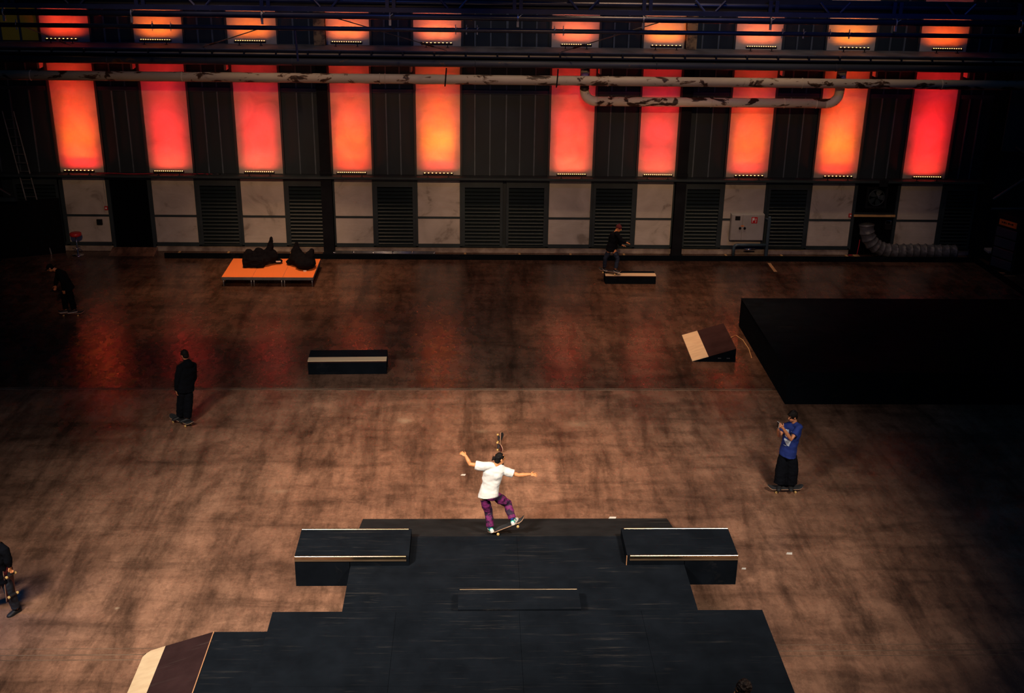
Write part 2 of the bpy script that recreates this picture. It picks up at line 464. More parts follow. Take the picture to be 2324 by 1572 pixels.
# ---- back wall core
wall = struct(B((-17.4, WY + 0.06, -0.3), (20.8, WY + 0.5, 12.5)).obj('wall_back', 'steel_sheet'), 'back wall of plaster panels between dark steel sheeting')
wallL = struct(B((-17.8, 22.0, -0.3), (-17.4, WY + 0.5, 12.5)).obj('wall_left', 'black_paint'), 'dark end wall at the left')
wallR = struct(B((20.8, 22.0, -0.3), (21.2, WY + 0.5, 12.5)).obj('wall_right', 'black_paint'), 'dark end wall at the right')
for (a, b) in PANELS:
    B((a, WY, 1.345), (b, WY + 0.08, 2.70), 0.01).obj('plaster_panel', 'stained_plaster', wall)
    B((a, WY, 0.33), (b, WY + 0.08, 1.275), 0.01).obj('plaster_panel', 'stained_plaster', wall)
    B((a - 0.01, WY - 0.012, 1.275), (b + 0.01, WY + 0.08, 1.345)).obj('panel_strip', 'dark_green_steel', wall)
    B((a, WY, 2.87), (b, WY + 0.08, 7.12), 0.01).obj('plaster_panel', 'clean_plaster', wall)
    B((a - 0.05, WY, 7.30), (b + 0.05, WY + 0.08, 11.6), 0.01).obj('plaster_panel', 'clean_plaster', wall)
    for x in (a - 0.07, b):
        B((x, WY - 0.07, 2.87), (x + 0.07, WY + 0.08, 7.12)).obj('panel_flange', 'dark_green_steel', wall)
        B((x - (0.05 if x < a else -0.05), WY - 0.05, 7.30), (x + 0.07 - (0.05 if x < a else -0.05), WY + 0.08, 11.6)).obj('panel_flange', 'dark_green_steel', wall)
        B((x - 0.02, WY - 0.05, 0.22), (x + 0.09, WY + 0.08, 2.70)).obj('panel_flange', 'dark_green_steel', wall)
# bays between the panels: steel sheets, ribs and a transom
BAYS = [(-17.2, -14.58)] + [(PANELS[i][1] + 0.07, PANELS[i + 1][0] - 0.07) for i in range(9)] + [(16.92, 18.15)]
for i, (a, b) in enumerate(BAYS):
    n = 6 if i == 5 else (4 if i == 0 else 3)
    if i == 5:
        xs = [a, -0.01, 0.52, 1.08, 1.57, 2.08, b]
    else:
        xs = [a + (b - a) * k / n for k in range(n + 1)]
    for k in range(n):
        B((xs[k] + 0.02, WY + 0.03 + 0.006 * (k % 2), 2.87), (xs[k + 1] - 0.02, WY + 0.08, 5.72)).obj('steel_sheet', 'steel_sheet', wall)
        B((xs[k] + 0.02, WY + 0.03, 5.86), (xs[k + 1] - 0.02, WY + 0.08, 7.12)).obj('steel_sheet', 'steel_sheet', wall)
        if i == 0:
            B((xs[k] + 0.04, WY + 0.03, 7.36), (xs[k + 1] - 0.04, WY + 0.08, 8.6)).obj('glowing_sheet', 'yellow_glow_sheet', wall)  # sheets under yellow light, the light set in as their own glow
            B((xs[k] + 0.02, WY + 0.03, 8.62), (xs[k + 1] - 0.02, WY + 0.08, 11.6)).obj('steel_sheet', 'steel_sheet', wall)
        else:
            B((xs[k] + 0.02, WY + 0.03, 7.30), (xs[k + 1] - 0.02, WY + 0.08, 11.6)).obj('steel_sheet', 'steel_sheet', wall)
    for k in range(1, n):
        B((xs[k] - 0.022, WY - 0.01, 2.87), (xs[k] + 0.022, WY + 0.08, 7.12)).obj('sheet_rib', 'steel_rib', wall)
        wd = 0.04 if (i == 5 and k == 3) else 0.028
        B((xs[k] - wd, WY - 0.01, 7.30), (xs[k] + wd, WY + 0.08, 11.6)).obj('sheet_rib', 'steel_rib', wall)
    B((a, WY - 0.04, 5.72), (b, WY + 0.08, 5.86)).obj('bay_transom', 'dark_green_steel', wall)
# sill, skirting, plinth along the wall
trim = struct(MB().box((-17.3, WY - 0.44, 2.80), (18.15, WY + 0.08, 2.87)).box((-17.3, WY - 0.10, 2.70), (18.15, WY + 0.08, 2.80)).obj('trim_1', 'dark_green_steel'), 'dark steel sill along the wall under the glowing panels')
for (a, b) in ((-17.3, -12.95), (-11.45, 13.70), (15.25, 18.2)):
    s_ = struct(MB().box((a, WY - 0.05, 0.21), (b, WY + 0.06, 0.26)).box((a, WY - 0.02, 0.26), (b, WY + 0.06, 0.33)).obj('baseboard_back', 'dark_green_steel'), 'dark steel skirting under the plaster panels')
    B((a, WY - 0.02, 0.0), (b, WY + 0.06, 0.21), 0.01).obj('plinth', 'concrete_plinth', s_)
# door
door = struct(B((-12.87, WY + 0.02, 0.02), (-11.53, WY + 0.06, 2.66)).obj('door_1', 'black_void'), 'black doorway between the stool and the louvres')
for lo, hi in (((-12.96, WY - 0.06, 0), (-12.86, WY + 0.07, 2.74)), ((-11.54, WY - 0.06, 0), (-11.44, WY + 0.07, 2.74)), ((-12.86, WY - 0.06, 2.62), (-11.54, WY + 0.07, 2.70))):
    B(lo, hi).obj('door_frame', 'dark_green_steel', door)
MB().prism([(39.62, 0.0), (40.2, 0.0), (40.2, 0.16)], 'x', -13.0, -11.4).obj('door_ramp', 'worn_brown_floor', door)

# louvred vents
slat_me = MB().prism([(-0.055, 0.012), (-0.045, 0.0), (0.055, 0.085), (0.045, 0.097)], 'x', -0.5, 0.5).mesh('slat', 'louvre_paint')
VENTS = [(-16.2, -14.66, 'dark louvred vent at the far left above the black partition'),
         (-9.80, -8.36, 'louvred steel vent just right of the black doorway'),
         (-6.68, -5.36, 'louvred steel vent behind the bags, left of the black column'),
         (-3.56, -2.13, 'louvred steel vent right of the left black column'),
         (-0.45, 0.99, 'left one of the two louvred vents side by side at mid wall'),
         (1.12, 2.56, 'right one of the two louvred vents side by side at mid wall'),
         (4.23, 5.71, 'louvred steel vent behind the skater on the small box'),
         (7.50, 8.86, 'louvred steel vent between the right column and the grey cabinet'),
         (10.51, 12.01, 'louvred steel vent right of the grey cabinet'),
         (16.92, 18.1, 'dark louvred vent at the far right behind the ribbed duct end')]
for (a, b, lab) in VENTS:
    t = thing('louvre_vent', lab, 'vent', ((a + b) / 2, WY, 0.28), 0, 'louvred vents along the wall')
    h = (b - a) / 2
    B((-h, 0.0, 0.0), (h, 0.05, 2.42)).obj('backing', 'black_void', t)
    B((-h, -0.075, 2.16), (h, 0.0, 2.42)).obj('head_board', 'dark_green_steel', t)
    for sx in (-1, 1):
        B((min(sx * h, sx * (h - 0.09)), -0.085, 0.0), (max(sx * h, sx * (h - 0.09)), 0.0, 2.42)).obj('side_frame', 'dark_green_steel', t)
    B((-h, -0.11, -0.03), (h, 0.0, 0.03)).obj('bottom_rail', 'louvre_paint', t)
    for k in range(16):
        place(slat_me, 'slat', t, (0, -0.03, 0.05 + k * 0.131), (0, 0, 0), (2 * (h - 0.09), 1, 1))

# steel columns
for (a, b, lab) in ((-5.42, -5.04, 'black steel column left of the fourth glowing panel'), (7.14, 7.50, 'black steel column right of the seventh glowing panel')):
    cx = (a + b) / 2; hw = (b - a) / 2
    t = thing('steel_column', lab, 'column', (cx, WY - 0.14, 0), 0, 'steel columns on the wall')
    def ibeam(z0, z1):
        return MB().box((-hw, -0.16, z0), (hw, -0.13, z1)).box((-hw, 0.09, z0), (hw, 0.12, z1)).box((-0.02, -0.13, z0), (0.02, 0.09, z1))
    ibeam(0.0, 7.1).obj('lower_shaft', 'black_paint', t)
    ibeam(7.34, 11.6).obj('upper_shaft', 'brown_column', t)  # mottled yellow-brown above the ledge, black below
    B((-hw - 0.05, -0.19, 0), (hw + 0.05, 0.03, 0.03)).obj('base_plate', 'black_paint', t)
    for z in (2.95, 5.9):
        B((-hw - 0.02, -0.20, z), (hw + 0.02, -0.16, z + 0.10)).obj('bracket', 'black_paint', t)
t = thing('steel_column', 'dark steel column closing the wall at the far right', 'column', (18.35, WY - 0.15, 0))
MB().box((-0.18, -0.2, 0), (0.18, -0.16, 11.6)).box((-0.18, 0.1, 0), (0.18, 0.13, 11.6)).box((-0.02, -0.16, 0), (0.02, 0.1, 11.6)).obj('shaft', 'black_paint', t)
B((-0.24, -0.22, 0), (0.24, 0.13, 0.03)).obj('base_plate', 'black_paint', t)
t = thing('steel_column', 'dark steel column behind the ladder at the far left', 'column', (-16.75, WY - 0.25, 0))
MB().box((-0.18, -0.2, 0), (0.18, -0.16, 11.6)).box((-0.18, 0.1, 0), (0.18, 0.13, 11.6)).box((-0.02, -0.16, 0), (0.02, 0.1, 11.6)).obj('shaft', 'black_paint', t)
B((-0.24, -0.22, 0), (0.24, 0.13, 0.03)).obj('base_plate', 'black_paint', t)

# crane runway ledge
t = thing('crane_runway', 'grey steel crane runway ledge running along the wall above the pipes', 'girder', (0, WY, 7.10))
B((-17.3, -1.31, 0.20), (20.7, 0.05, 0.23)).obj('top_plate', 'girder_grey', t)
B((-17.3, -1.31, 0.13), (20.7, -1.27, 0.20)).obj('edge_plate', 'girder_dark', t)
B((-17.3, -1.15, -0.25), (20.7, -1.12, 0.20)).obj('web', 'girder_dark', t)
B((-17.3, -1.42, 0.085), (20.7, -1.27, 0.115)).obj('rail_flange', 'rail_flange', t)
for k in range(36):
    B((-16.9 + k * 1.035, -1.44, 0.07), (-16.84 + k * 1.035, -1.27, 0.20)).obj('rail_bracket', 'girder_dark', t)
B((-17.3, -1.445, 0.04), (20.7, -1.25, 0.085)).obj('lower_angle', 'girder_dark', t)

# pipes along the wall
def long_pipe(name, label, y, z, r, m, bands, x0=-17.3, x1=20.7):
    t = thing(name, label, 'pipe', ((x0 + x1) / 2, y, z))
    MB().tube([(x0 - (x0 + x1) / 2, 0, 0), (x1 - (x0 + x1) / 2, 0, 0)], r, 18).obj('pipe_run', m, t, True)
    for x in bands:
        MB().torus((x - (x0 + x1) / 2, 0, 0), (1, 0, 0), r, 0.018, 18, 6).obj('weld_band', m, t, True)
    return t
long_pipe('dark_pipe', 'dark blue-grey pipe just under the crane runway ledge', 38.80, 6.955, 0.115, 'dark_pipe', [-12, -6, 0, 6, 12])
mp = long_pipe('main_pipe', 'long flaking beige pipe across the whole wall', 38.72, 6.45, 0.158, 'flaking_pipe', [-14.5, -9.6, -2.98, -3.15, 4.4, 10.9, 15.6])
for x in (-0.98, 2.70):
    MB().tube([(x - 1.7 + 0.03, -0.02, 0.375), (x - 1.7, -0.17, 0.0), (x - 1.7 - 0.02, -0.16, -0.2)], 0.022, 8).obj('hanger_strap', 'black_paint', mp)
t = thing('u_shaped_pipe', 'pale flaking pipe with two upturned elbows hanging below the long pipe', 'pipe', (8.0, 39.25, 5.69))
def arc(cx, cz, r, a0, a1, n=7):
    return [(cx + r * math.cos(R(a0 + (a1 - a0) * k / n)), 0, cz + r * math.sin(R(a0 + (a1 - a0) * k / n))) for k in range(n + 1)]
lx, rx = 3.68 - 8.0, 12.36 - 8.0
MB().tube([(lx + 0.35, 0, 0), (rx - 0.35, 0, 0)], 0.158, 18).obj('pipe_run', 'flaking_pale_pipe', t, True)
MB().tube([(lx, 0, 1.14)] + arc(lx + 0.38, 0.38, 0.38, 180, 270) + [(lx + 0.45, 0, 0)], 0.16, 18).obj('elbow', 'flaking_pale_pipe', t, True)
MB().tube([(rx - 0.45, 0, 0)] + arc(rx - 0.38, 0.38, 0.38, 270, 360) + [(rx, 0, 1.14)], 0.16, 18).obj('elbow', 'flaking_pale_pipe', t, True)
for x in (-3.5, 0.0, 2.5, 3.6):
    MB().torus((x, 0, 0), (1, 0, 0), 0.158, 0.014, 18, 6).obj('weld_band', 'flaking_pale_pipe', t, True)
# small lit brackets at the heads of the glowing panels
for i, (a, b) in enumerate(PANELS):
    if i in (3, 6): continue
    x = a - 0.16 if i < 5 else b + 0.06
    B((x, WY - 0.42, 6.50), (x + 0.07, WY + 0.02, 6.95)).obj('head_bracket', 'stained_plaster', wall)

# crane bridge girder with tubes and clamps (in front of the upper panels)
t = thing('crane_bridge', 'dark blue lattice girder spanning the top of the picture', 'girder', (0, 33.0, 9.0))
B((-16.5, 0.10, 0.20), (20.0, 0.14, 0.62)).obj('web', 'girder_dark', t)
B((-16.5, -0.10, 0.175), (20.0, 0.16, 0.30)).obj('lower_chord', 'crane_blue', t)
MB().tube([(-16.5, 0, 0.44), (20.0, 0, 0.44)], 0.065, 12).obj('upper_chord', 'crane_tube', t, True)
for k, x in enumerate((-14.4, -10.9, -7.51, -4.09, -0.6, 2.98, 6.49, 9.96, 13.48, 17.0)):
    for s in (-1, 1):
        MB().tube([(x + s * 0.16, -0.06, 0.30), (x + s * 0.42, -0.06, 0.58)], 0.035, 8).obj('brace', 'crane_blue', t)
    B((x + 1.62, -0.09, 0.29), (x + 1.72, 0.02, 0.60)).obj('post', 'crane_blue', t)
    B((x + 1.80, -0.09, 0.29), (x + 1.90, 0.02, 0.60)).obj('post', 'crane_blue', t)
t = thing('rigging_tube', 'thicker dark rigging tube with clamps under the lattice girder', 'tube', (0, 32.95, 9.06))
MB().tube([(-16.5, 0, 0), (20.0, 0, 0)], 0.085, 12).obj('tube', 'crane_tube', t, True)
clamp_me = MB().torus((0, 0, 0), (1, 0, 0), 0.095, 0.022, 14, 6).box((-0.02, -0.03, 0.08), (0.02, 0.03, 0.19)).box((-0.03, -0.05, -0.24), (0.03, 0.02, -0.08)).tube([(0, -0.08, 0.02), (0.09, -0.13, 0.09)], 0.014, 6).mesh('clamp', 'clamp_steel')
for x in (-12.84, -9.39, -5.85, -2.35, 1.17, 4.65, 8.21, 11.73, 15.28):
    place(clamp_me, 'clamp', t, (x, 0, 0))
t = thing('rigging_tube', 'thin dark rigging tube with small hooks crossing the upper panels', 'tube', (0, 33.1, 8.70))
MB().tube([(-16.5, 0, 0), (20.0, 0, 0)], 0.062, 12).obj('tube', 'crane_tube', t, True)
for x in (-12.6, -8.9, -8.4, -0.55, -0.25, 0.05, 2.2, 2.45, 8.6, 9.2, 9.95, 10.5, 16.3):
    place(clamp_me, 'hook', t, (x, 0, 0.03), (0, 0, 0), (0.55, 0.6, 0.6))
MB().tube([(-5.0, 0.0, 0.05), (-4.96, 0.03, -0.9)], 0.03, 8).obj('drop_strap', 'crane_blue', t)
# tie rods from the ledge to the rig
for lab, p, q in (('thin tie rod at the far left below the girder', (-13.25, 39.2, 7.35), (-12.45, 33.1, 8.68)),
                  ('thin tie rod by the third upper panel', (-8.95, 39.2, 7.35), (-5.9, 33.1, 8.70)),
                  ('thin tie rod across the fifth upper panel', (-0.95, 39.0, 7.35), (-3.9, 33.1, 9.0)),
                  ('thin tie rod across the sixth upper panel', (2.85, 39.0, 7.35), (5.2, 33.1, 9.0))):
    p, q = Vector(p), Vector(q)
    t = thing('tie_rod', lab, 'rod', p, 0, 'tie rods of the crane')
    d = q - p
    MB().tube([(0, 0, 0), d], 0.016, 6).obj('rod', 'ladder_metal', t)
    MB().tube([d * 0.14, d * 0.26], 0.035, 8).obj('turnbuckle', 'girder_dark', t)

# ================================================================== LED WASH BARS (the lamps of the wall)
# colour, power and beam spread of every bar, left to right
RED = (1.0, 0.016, 0.022)
AMB = (1.0, 0.30, 0.0)
SAL = [RED, (1.0, 0.06, 0.04), (1.0, 0.07, 0.045), (1.0, 0.04, 0.012), (1.0, 0.08, 0.05), (1.0, 0.10, 0.05), (1.0, 0.055, 0.035), (1.0, 0.05, 0.035), (1.0, 0.04, 0.02), (1.0, 0.03, 0.025)]
# red wash power, amber beam power, number of lenses
LOW = [(25, 6, 8), (23, 0.2, 14), (24, 0.4, 14), (22, 4.5, 14), (23, 10, 8), (26, 1.8, 14), (21, 0, 14), (22, 5, 8), (23, 8, 8), (25, 0.2, 13)]
UPC = [((1.0, 0.05, 0.01), 8, 8), ((1.0, 0.16, 0.012), 9, 13), ((1.0, 0.17, 0.012), 9, 13), ((1.0, 0.15, 0.03), 9.5, 13), ((1.0, 0.15, 0.045), 10, 8),
       ((1.0, 0.14, 0.04), 9.5, 13), ((1.0, 0.19, 0.012), 10, 8), ((1.0, 0.15, 0.04), 9.5, 13), ((1.0, 0.20, 0.004), 10, 8), ((1.0, 0.10, 0.004), 9, 13)]
ORD = ['first', 'second', 'third', 'fourth', 'fifth', 'sixth', 'seventh', 'eighth', 'ninth', 'tenth']
def led_bar(x, y, z, beams, n, label, group):
    t = thing('led_bar', label, 'stage light', (x, y, z), 0, group)
    B((-0.53, -0.045, 0.08), (0.53, 0.045, 0.155), 0.012).obj('housing', 'led_housing', t)
    for s in (-0.36, 0.36):
        MB().box((s - 0.05, -0.05, 0.0), (s + 0.05, 0.05, 0.015)).box((s - 0.015, -0.02, 0.015), (s + 0.015, 0.02, 0.09)).obj('bracket', 'led_housing', t)
    m = MB()
    for k in range(n):
        m.ell((-0.47 + 0.94 * k / (n - 1), -0.012, 0.152), 0.020 if n > 10 else 0.026, 0.020, 0.016, None, 8, 5)
    q = m.obj('lens_row', 'led_lens', t, True)
    q['kind'] = 'stuff'
    for colr, power, tilt, spread in beams:             # long-throw and short-throw lenses of the bar
        d = bpy.data.lights.new('wash_beam', 'AREA')
        d.shape = 'RECTANGLE'; d.size = 1.0; d.size_y = 0.06
        d.energy = power; d.color = colr; d.spread = R(spread)
        lo = bpy.data.objects.new('wash_beam', d)
        COL.objects.link(lo); lo.parent = t
        lo.location = (0, 0, 0.175)
        lo.rotation_euler = Vector((0, math.sin(R(tilt)), math.cos(R(tilt)))).to_track_quat('-Z', 'Y').to_euler()
    return t
for i, (a, b) in enumerate(PANELS):
    pr, pa, n = LOW[i]
    beams = [(RED, pr * 0.9, 5, 34), (RED, pr * 0.42, 13, 66), (SAL[i], pr * 0.30, 38, 130)]
    if pa: beams += [(AMB, pa * 0.85, 13, 32), (AMB, pa * 0.42, 20, 66), (AMB, pa * 0.32, 38, 120)]
    led_bar((a + b) / 2, WY - 0.36, 2.87, beams, n, 'led wash bar on the sill under the %s lower glowing panel from the left' % ORD[i], 'led bars on the sill')
    c, p, n = UPC[i]
    led_bar((a + b) / 2, WY - 0.42, 7.33, [(c, p, 34, 120)], n, 'led wash bar on the runway ledge under the %s upper glowing panel from the left' % ORD[i], 'led bars on the runway ledge')

# ================================================================== THINGS ALONG THE WALL
# curb of black boards with battens behind
t = thing('curb_board', 'long low black barrier board lying along the foot of the wall', 'barrier', (3.5, 39.43, 0))
B((-14.47, -0.03, 0), (14.55, 0.03, 0.19), 0.006).obj('board', 'black_box_panel', t)
for x in (-10.6, -8.85, -6.6, -0.35, 1.62, 3.47, 5.42, 9.15, 11.2, 13.6):
    MB().box((x - 3.5 - 0.04, 0.03, 0), (x - 3.5 + 0.04, 0.74, 0.03)).prism([(0.03, 0.03), (0.50, 0.03), (0.03, 0.17)], 'x', x - 3.54, x - 3.46).obj('batten', 'pine_batten', t)
t = thing('curb_board', 'low black barrier board running toward the camera at the far right', 'barrier', (18.1, 39.43, 0))
MB().prism([(-0.03, 0.0), (0.03, 0.0), (0.37, -6.0), (0.31, -6.0)], 'z', 0, 0.19).obj('board', 'black_box_panel', t)
for k in range(3):
    B((0.10 + 0.1 * k, -1.3 - 1.7 * k, 0), (0.55 + 0.1 * k, -1.23 - 1.7 * k, 0.03)).obj('batten', 'pine_batten', t)
# cabinet
t = thing('hose_cabinet', 'grey two-door fire hose cabinet on the plaster wall', 'cabinet', (9.83, WY, 0.60))
B((-0.60, -0.24, 0), (0.60, 0.0, 0.97), 0.008).obj('body', 'cabinet_grey', t)
d1 = B((-0.585, -0.262, 0.015), (-0.20, -0.24, 0.955), 0.006).obj('door', 'cabinet_grey', t)
d2 = B((-0.19, -0.262, 0.015), (0.585, -0.24, 0.955), 0.006).obj('door', 'cabinet_grey', t)
tag(B((-0.47, -0.270, 0.76), (-0.29, -0.262, 0.91)).obj('window', 'knob_black', d1), 'small dark window')
for x, d in ((-0.27, d1), (-0.10, d2)):
    MB().tube([(x, -0.30, 0.47), (x, -0.262, 0.47)], 0.045, 14).obj('knob', 'knob_black', d)
B((-0.24, -0.268, 0.53), (-0.13, -0.2625, 0.565)).obj('seal', 'orange_label', d2)
sg = tag(B((0.12, -0.268, 0.65), (0.34, -0.262, 0.88)).obj('hose_sign', 'sign_red', d2), 'red fire hose sign with white symbol')
sgm = MB().box((0.15, -0.272, 0.76), (0.23, -0.268, 0.85)).box((0.15, -0.272, 0.68), (0.17, -0.268, 0.76)).box((0.25, -0.272, 0.80), (0.31, -0.268, 0.82)).box((0.27, -0.272, 0.68), (0.29, -0.268, 0.78))
sgm.obj('hose_symbol', 'sign_white', t)
t = thing('guard_rail', 'dark bent steel guard rail in front of the grey cabinet', 'rail', (9.97, 39.85, 0))
MB().tube([(-0.6, 0, 0), (-0.6, 0, 0.36)] + [(-0.6 + 0.12 - 0.12 * math.cos(R(a)), 0, 0.36 + 0.12 * math.sin(R(a))) for a in (30, 60, 90)] + [(0.55, 0, 0.48)], 0.055, 12).obj('bent_bar', 'guard_rail_paint', t, True)
MB().tube([(0.6, 0, 0), (0.6, 0, 1.50)], 0.06, 12, True).obj('tall_post', 'guard_rail_paint', t, True)
MB().tube([(0.56, 0.0, 1.44), (0.50, 0.10, 1.44), (0.50, 0.14, 1.44)], 0.022, 8).obj('wall_stay', 'guard_rail_paint', t, True)
for x in (-0.6, 0.6):
    MB().lathe([(0.10, 0), (0.10, 0.015), (0.06, 0.02)], (x, 0, 0), 14).obj('foot_plate', 'guard_rail_paint', t)
MB().tube([(-0.2, 0.05, 0.30), (0.2, 0.05, 0.30)], 0.03, 10).obj('short_tube', 'chrome', t, True)
# call points, junction box
for x, z, lab in ((-13.07, 1.58, 'small red alarm call point left of the black doorway'), (13.60, 1.49, 'small red alarm call point beside the fan bay')):
    t = thing('alarm_call_point', lab, 'alarm', (x, WY, z - 0.06), 0, 'red alarm call points')
    B((-0.06, -0.05, 0), (0.06, 0, 0.14), 0.01).obj('case', 'sign_red', t)
    B((-0.03, -0.056, 0.045), (0.03, -0.05, 0.10)).obj('glass', 'sign_white', t)
    if x < 0:
        MB().tube([(0.0, -0.02, 0.14), (0.0, -0.02, 1.15)], 0.012, 6).obj('conduit', 'cabinet_grey', t)
t = thing('junction_box', 'dark square wall box above the red bar stool', 'box', (-13.36, WY, 0.98))
B((-0.10, -0.07, 0), (0.10, 0, 0.20), 0.008).obj('case', 'knob_black', t)
B((-0.08, -0.078, 0.02), (0.08, -0.07, 0.18), 0.004).obj('lid', 'black_paint', t)
# bar stool
t = thing('bar_stool', 'bar stool with round red vinyl seat and chrome stem by the wall', 'stool', (-14.10, 39.75, 0))
MB().lathe([(0.02, 0.70), (0.19, 0.70), (0.205, 0.74), (0.20, 0.80), (0.17, 0.825), (0.03, 0.83)], (0, 0, 0), 22).obj('seat', 'red_vinyl', t, True)
MB().lathe([(0.028, 0.03), (0.028, 0.40), (0.018, 0.42), (0.018, 0.70)], (0, 0, 0), 14).obj('stem', 'chrome', t, True)
MB().lathe([(0.21, 0.0), (0.205, 0.012), (0.10, 0.03), (0.03, 0.045)], (0, 0, 0), 22).obj('base', 'chrome', t, True)
MB().torus((0, -0.05, 0.28), (0, 0, 1), 0.14, 0.012, 18, 6).obj('foot_ring', 'chrome', t, True)
# tubes lying at the wall
for k, lab in ((0, 'long bright steel tube on the floor against the plinth, nearest the wall'), (1, 'long bright steel tube on the floor against the plinth, nearest the camera')):
    t = thing('steel_tube', lab, 'tube', (-3.26, 40.10 - 0.13 * k, 0.055), 0, 'steel tubes by the wall')
    MB().tube([(-1.81, 0, 0), (1.81, 0, 0)], 0.045, 12).obj('barrel', 'galvanised', t, True)
    for x in (-1.81, -1.1, -0.4, 0.3, 1.0, 1.81):
        MB().tube([(x - 0.02, 0, 0), (x + 0.02, 0, 0)], 0.054, 12).obj('collar', 'chrome', t, True)
# fan bay with duct
t = thing('wall_fan', 'dark round extractor fan in a square frame above the ribbed duct', 'fan', (14.47, WY, 1.62))
MB().box((-0.72, 0.0, 0.0), (0.72, 0.05, 1.05)).obj('back_board', 'black_void', t)
MB().box((-0.38, -0.06, 0.16), (0.38, 0.0, 0.24)).box((-0.38, -0.06, 0.86), (0.38, 0.0, 0.94)).box((-0.38, -0.06, 0.24), (-0.30, 0.0, 0.86)).box((0.30, -0.06, 0.24), (0.38, 0.0, 0.86)).obj('frame', 'black_paint', t)
MB().torus((0, -0.04, 0.55), (0, 1, 0), 0.29, 0.02, 22, 6).obj('ring', 'dark_green_steel', t, True)
for k in range(5):
    a = 2 * math.pi * k / 5
    m = MB()
    d = Vector((math.cos(a), 0, math.sin(a))); e = Vector((-math.sin(a), 0, math.cos(a)))
    c0 = Vector((0, -0.03, 0.55))
    m.loft([[c0 + d * r + e * s * wv + Vector((0, s * 0.02 + q, 0)) for s, q in ((-1, 0), (1, 0), (1, 0.008), (-1, 0.008))] for r, wv in ((0.04, 0.03), (0.16, 0.08), (0.27, 0.10))])
    m.obj('blade', 'dark_green_steel', t)
MB().tube([(0, -0.06, 0.55), (0, 0.0, 0.55)], 0.05, 12).obj('hub', 'black_paint', t, True)
t = thing('wooden_plank', 'narrow orange-brown plank fixed across the fan bay', 'plank', (14.47, 40.18, 1.47))
B((-0.76, -0.03, 0), (0.76, 0.03, 0.07)).obj('board', 'pine_batten', t)
for x in (-0.6, 0.6):
    MB().tube([(x, -0.036, 0.035), (x, -0.03, 0.035)], 0.012, 8).obj('screw', 'galvanised', t)
B((13.74, WY + 0.03, 0.0), (15.2, WY + 0.058, 1.46)).obj('bay_back', 'black_void', wall)
t = thing('flexible_duct', 'grey ribbed fabric duct bending down the wall and along the floor', 'duct', (15.2, 39.75, 0))
def bez(ps, n):
    out = []
    for k in range(n + 1):
        u = k / n
        out.append(sum((Vector(p) * c for p, c in zip(ps, ((1 - u) ** 3, 3 * u * (1 - u) ** 2, 3 * u * u * (1 - u), u ** 3))), Vector((0, 0, 0))))
    return out
path = bez([(-1.12, 0.0, 1.28), (-1.05, -0.02, 0.55), (-0.55, 0.02, 0.29), (0.25, 0.05, 0.285)], 60) + [Vector((0.25 + 2.0 * k / 60, 0.05 + 0.04 * math.sin(k / 12), 0.285)) for k in range(1, 61)]
rr = []
per = 8
for k in range(len(path)):
    u = (k % per) / per
    rr.append(0.272 - 0.030 * math.sin(math.pi * u))
dm = MB().tube(path, rr, 40)
for p in dm.v:
    n_ = noise.noise(Vector((p.x * 11 + p.z * 9, p.y * 11, p.z * 7))) + 0.6 * noise.noise(Vector((p.x * 25, p.y * 22, p.z * 22)))
    p += Vector((0, 0, 1)) * (0.014 * n_) + Vector((0, -1, 0)) * (0.020 * n_)
dm.obj('fabric_sleeve', 'duct_fabric', t, True)
for k in range(0, len(path), per):
    i0, i1 = max(0, k - 1), min(len(path) - 1, k + 1)
    MB().torus(path[k], path[i1] - path[i0], 0.272, 0.011, 24, 5).obj('hoop', 'duct_wire', t, True)
t = thing('work_lamp', 'small black work lamp hanging beside the ribbed duct', 'lamp', (14.98, 40.10, 1.02))
B((-0.11, -0.06, 0), (0.11, 0.06, 0.22), 0.015).obj('case', 'knob_black', t)
MB().tube([(-0.10, 0, 0.18), (-0.10, 0, 0.32), (0.10, 0, 0.32), (0.10, 0, 0.18)], 0.012, 6).obj('bail', 'chrome', t)
t = tag(MB().tube([(13.70, 40.19, 0.014), (13.85, 40.20, 0.014), (14.02, 40.20, 0.03), (14.05, 40.2, 0.35), (14.06, 40.2, 0.6)], 0.014, 6).obj('power_cable', 'cable_red'), 'thin red cable running from the floor up into the fan bay', 'cable')
t = tag(B((-0.09, -0.23, 0), (0.13, 0.23, 0.05), 0.004).obj('wood_offcut', 'pine_batten'), 'flat pale wood offcut lying behind the curb near the duct', 'wood')
t.location = (13.93, 39.92, 0)
t = thing('sill_box', 'small dark box hanging on the sill above the fan', 'box', (14.5, WY - 0.45, 2.68))
B((-0.15, -0.06, 0), (0.15, 0.0, 0.26), 0.01).obj('case', 'black_paint', t)
MB().tube([(0, -0.03, 0.26), (0, 0.02, 0.30)], 0.02, 8).obj('bracket', 'black_paint', t)
# cables of the bars on the sill
for x0, x1, lab in ((-13.2, -9.2, 'thin red-lit cable on the sill by the first panels'), (-9.9, -8.9, 'thin cable looped on the sill by the second panel')):
    pts = [(x0 + (x1 - x0) * k / 12, WY - 0.20 + 0.05 * math.sin(k * 1.3), 2.885 + 0.0 * k) for k in range(13)]
    tag(MB().tube(pts, 0.013, 6).obj('sill_cable', 'cable_red' if x0 < -12 else 'duct_wire'), lab, 'cable')

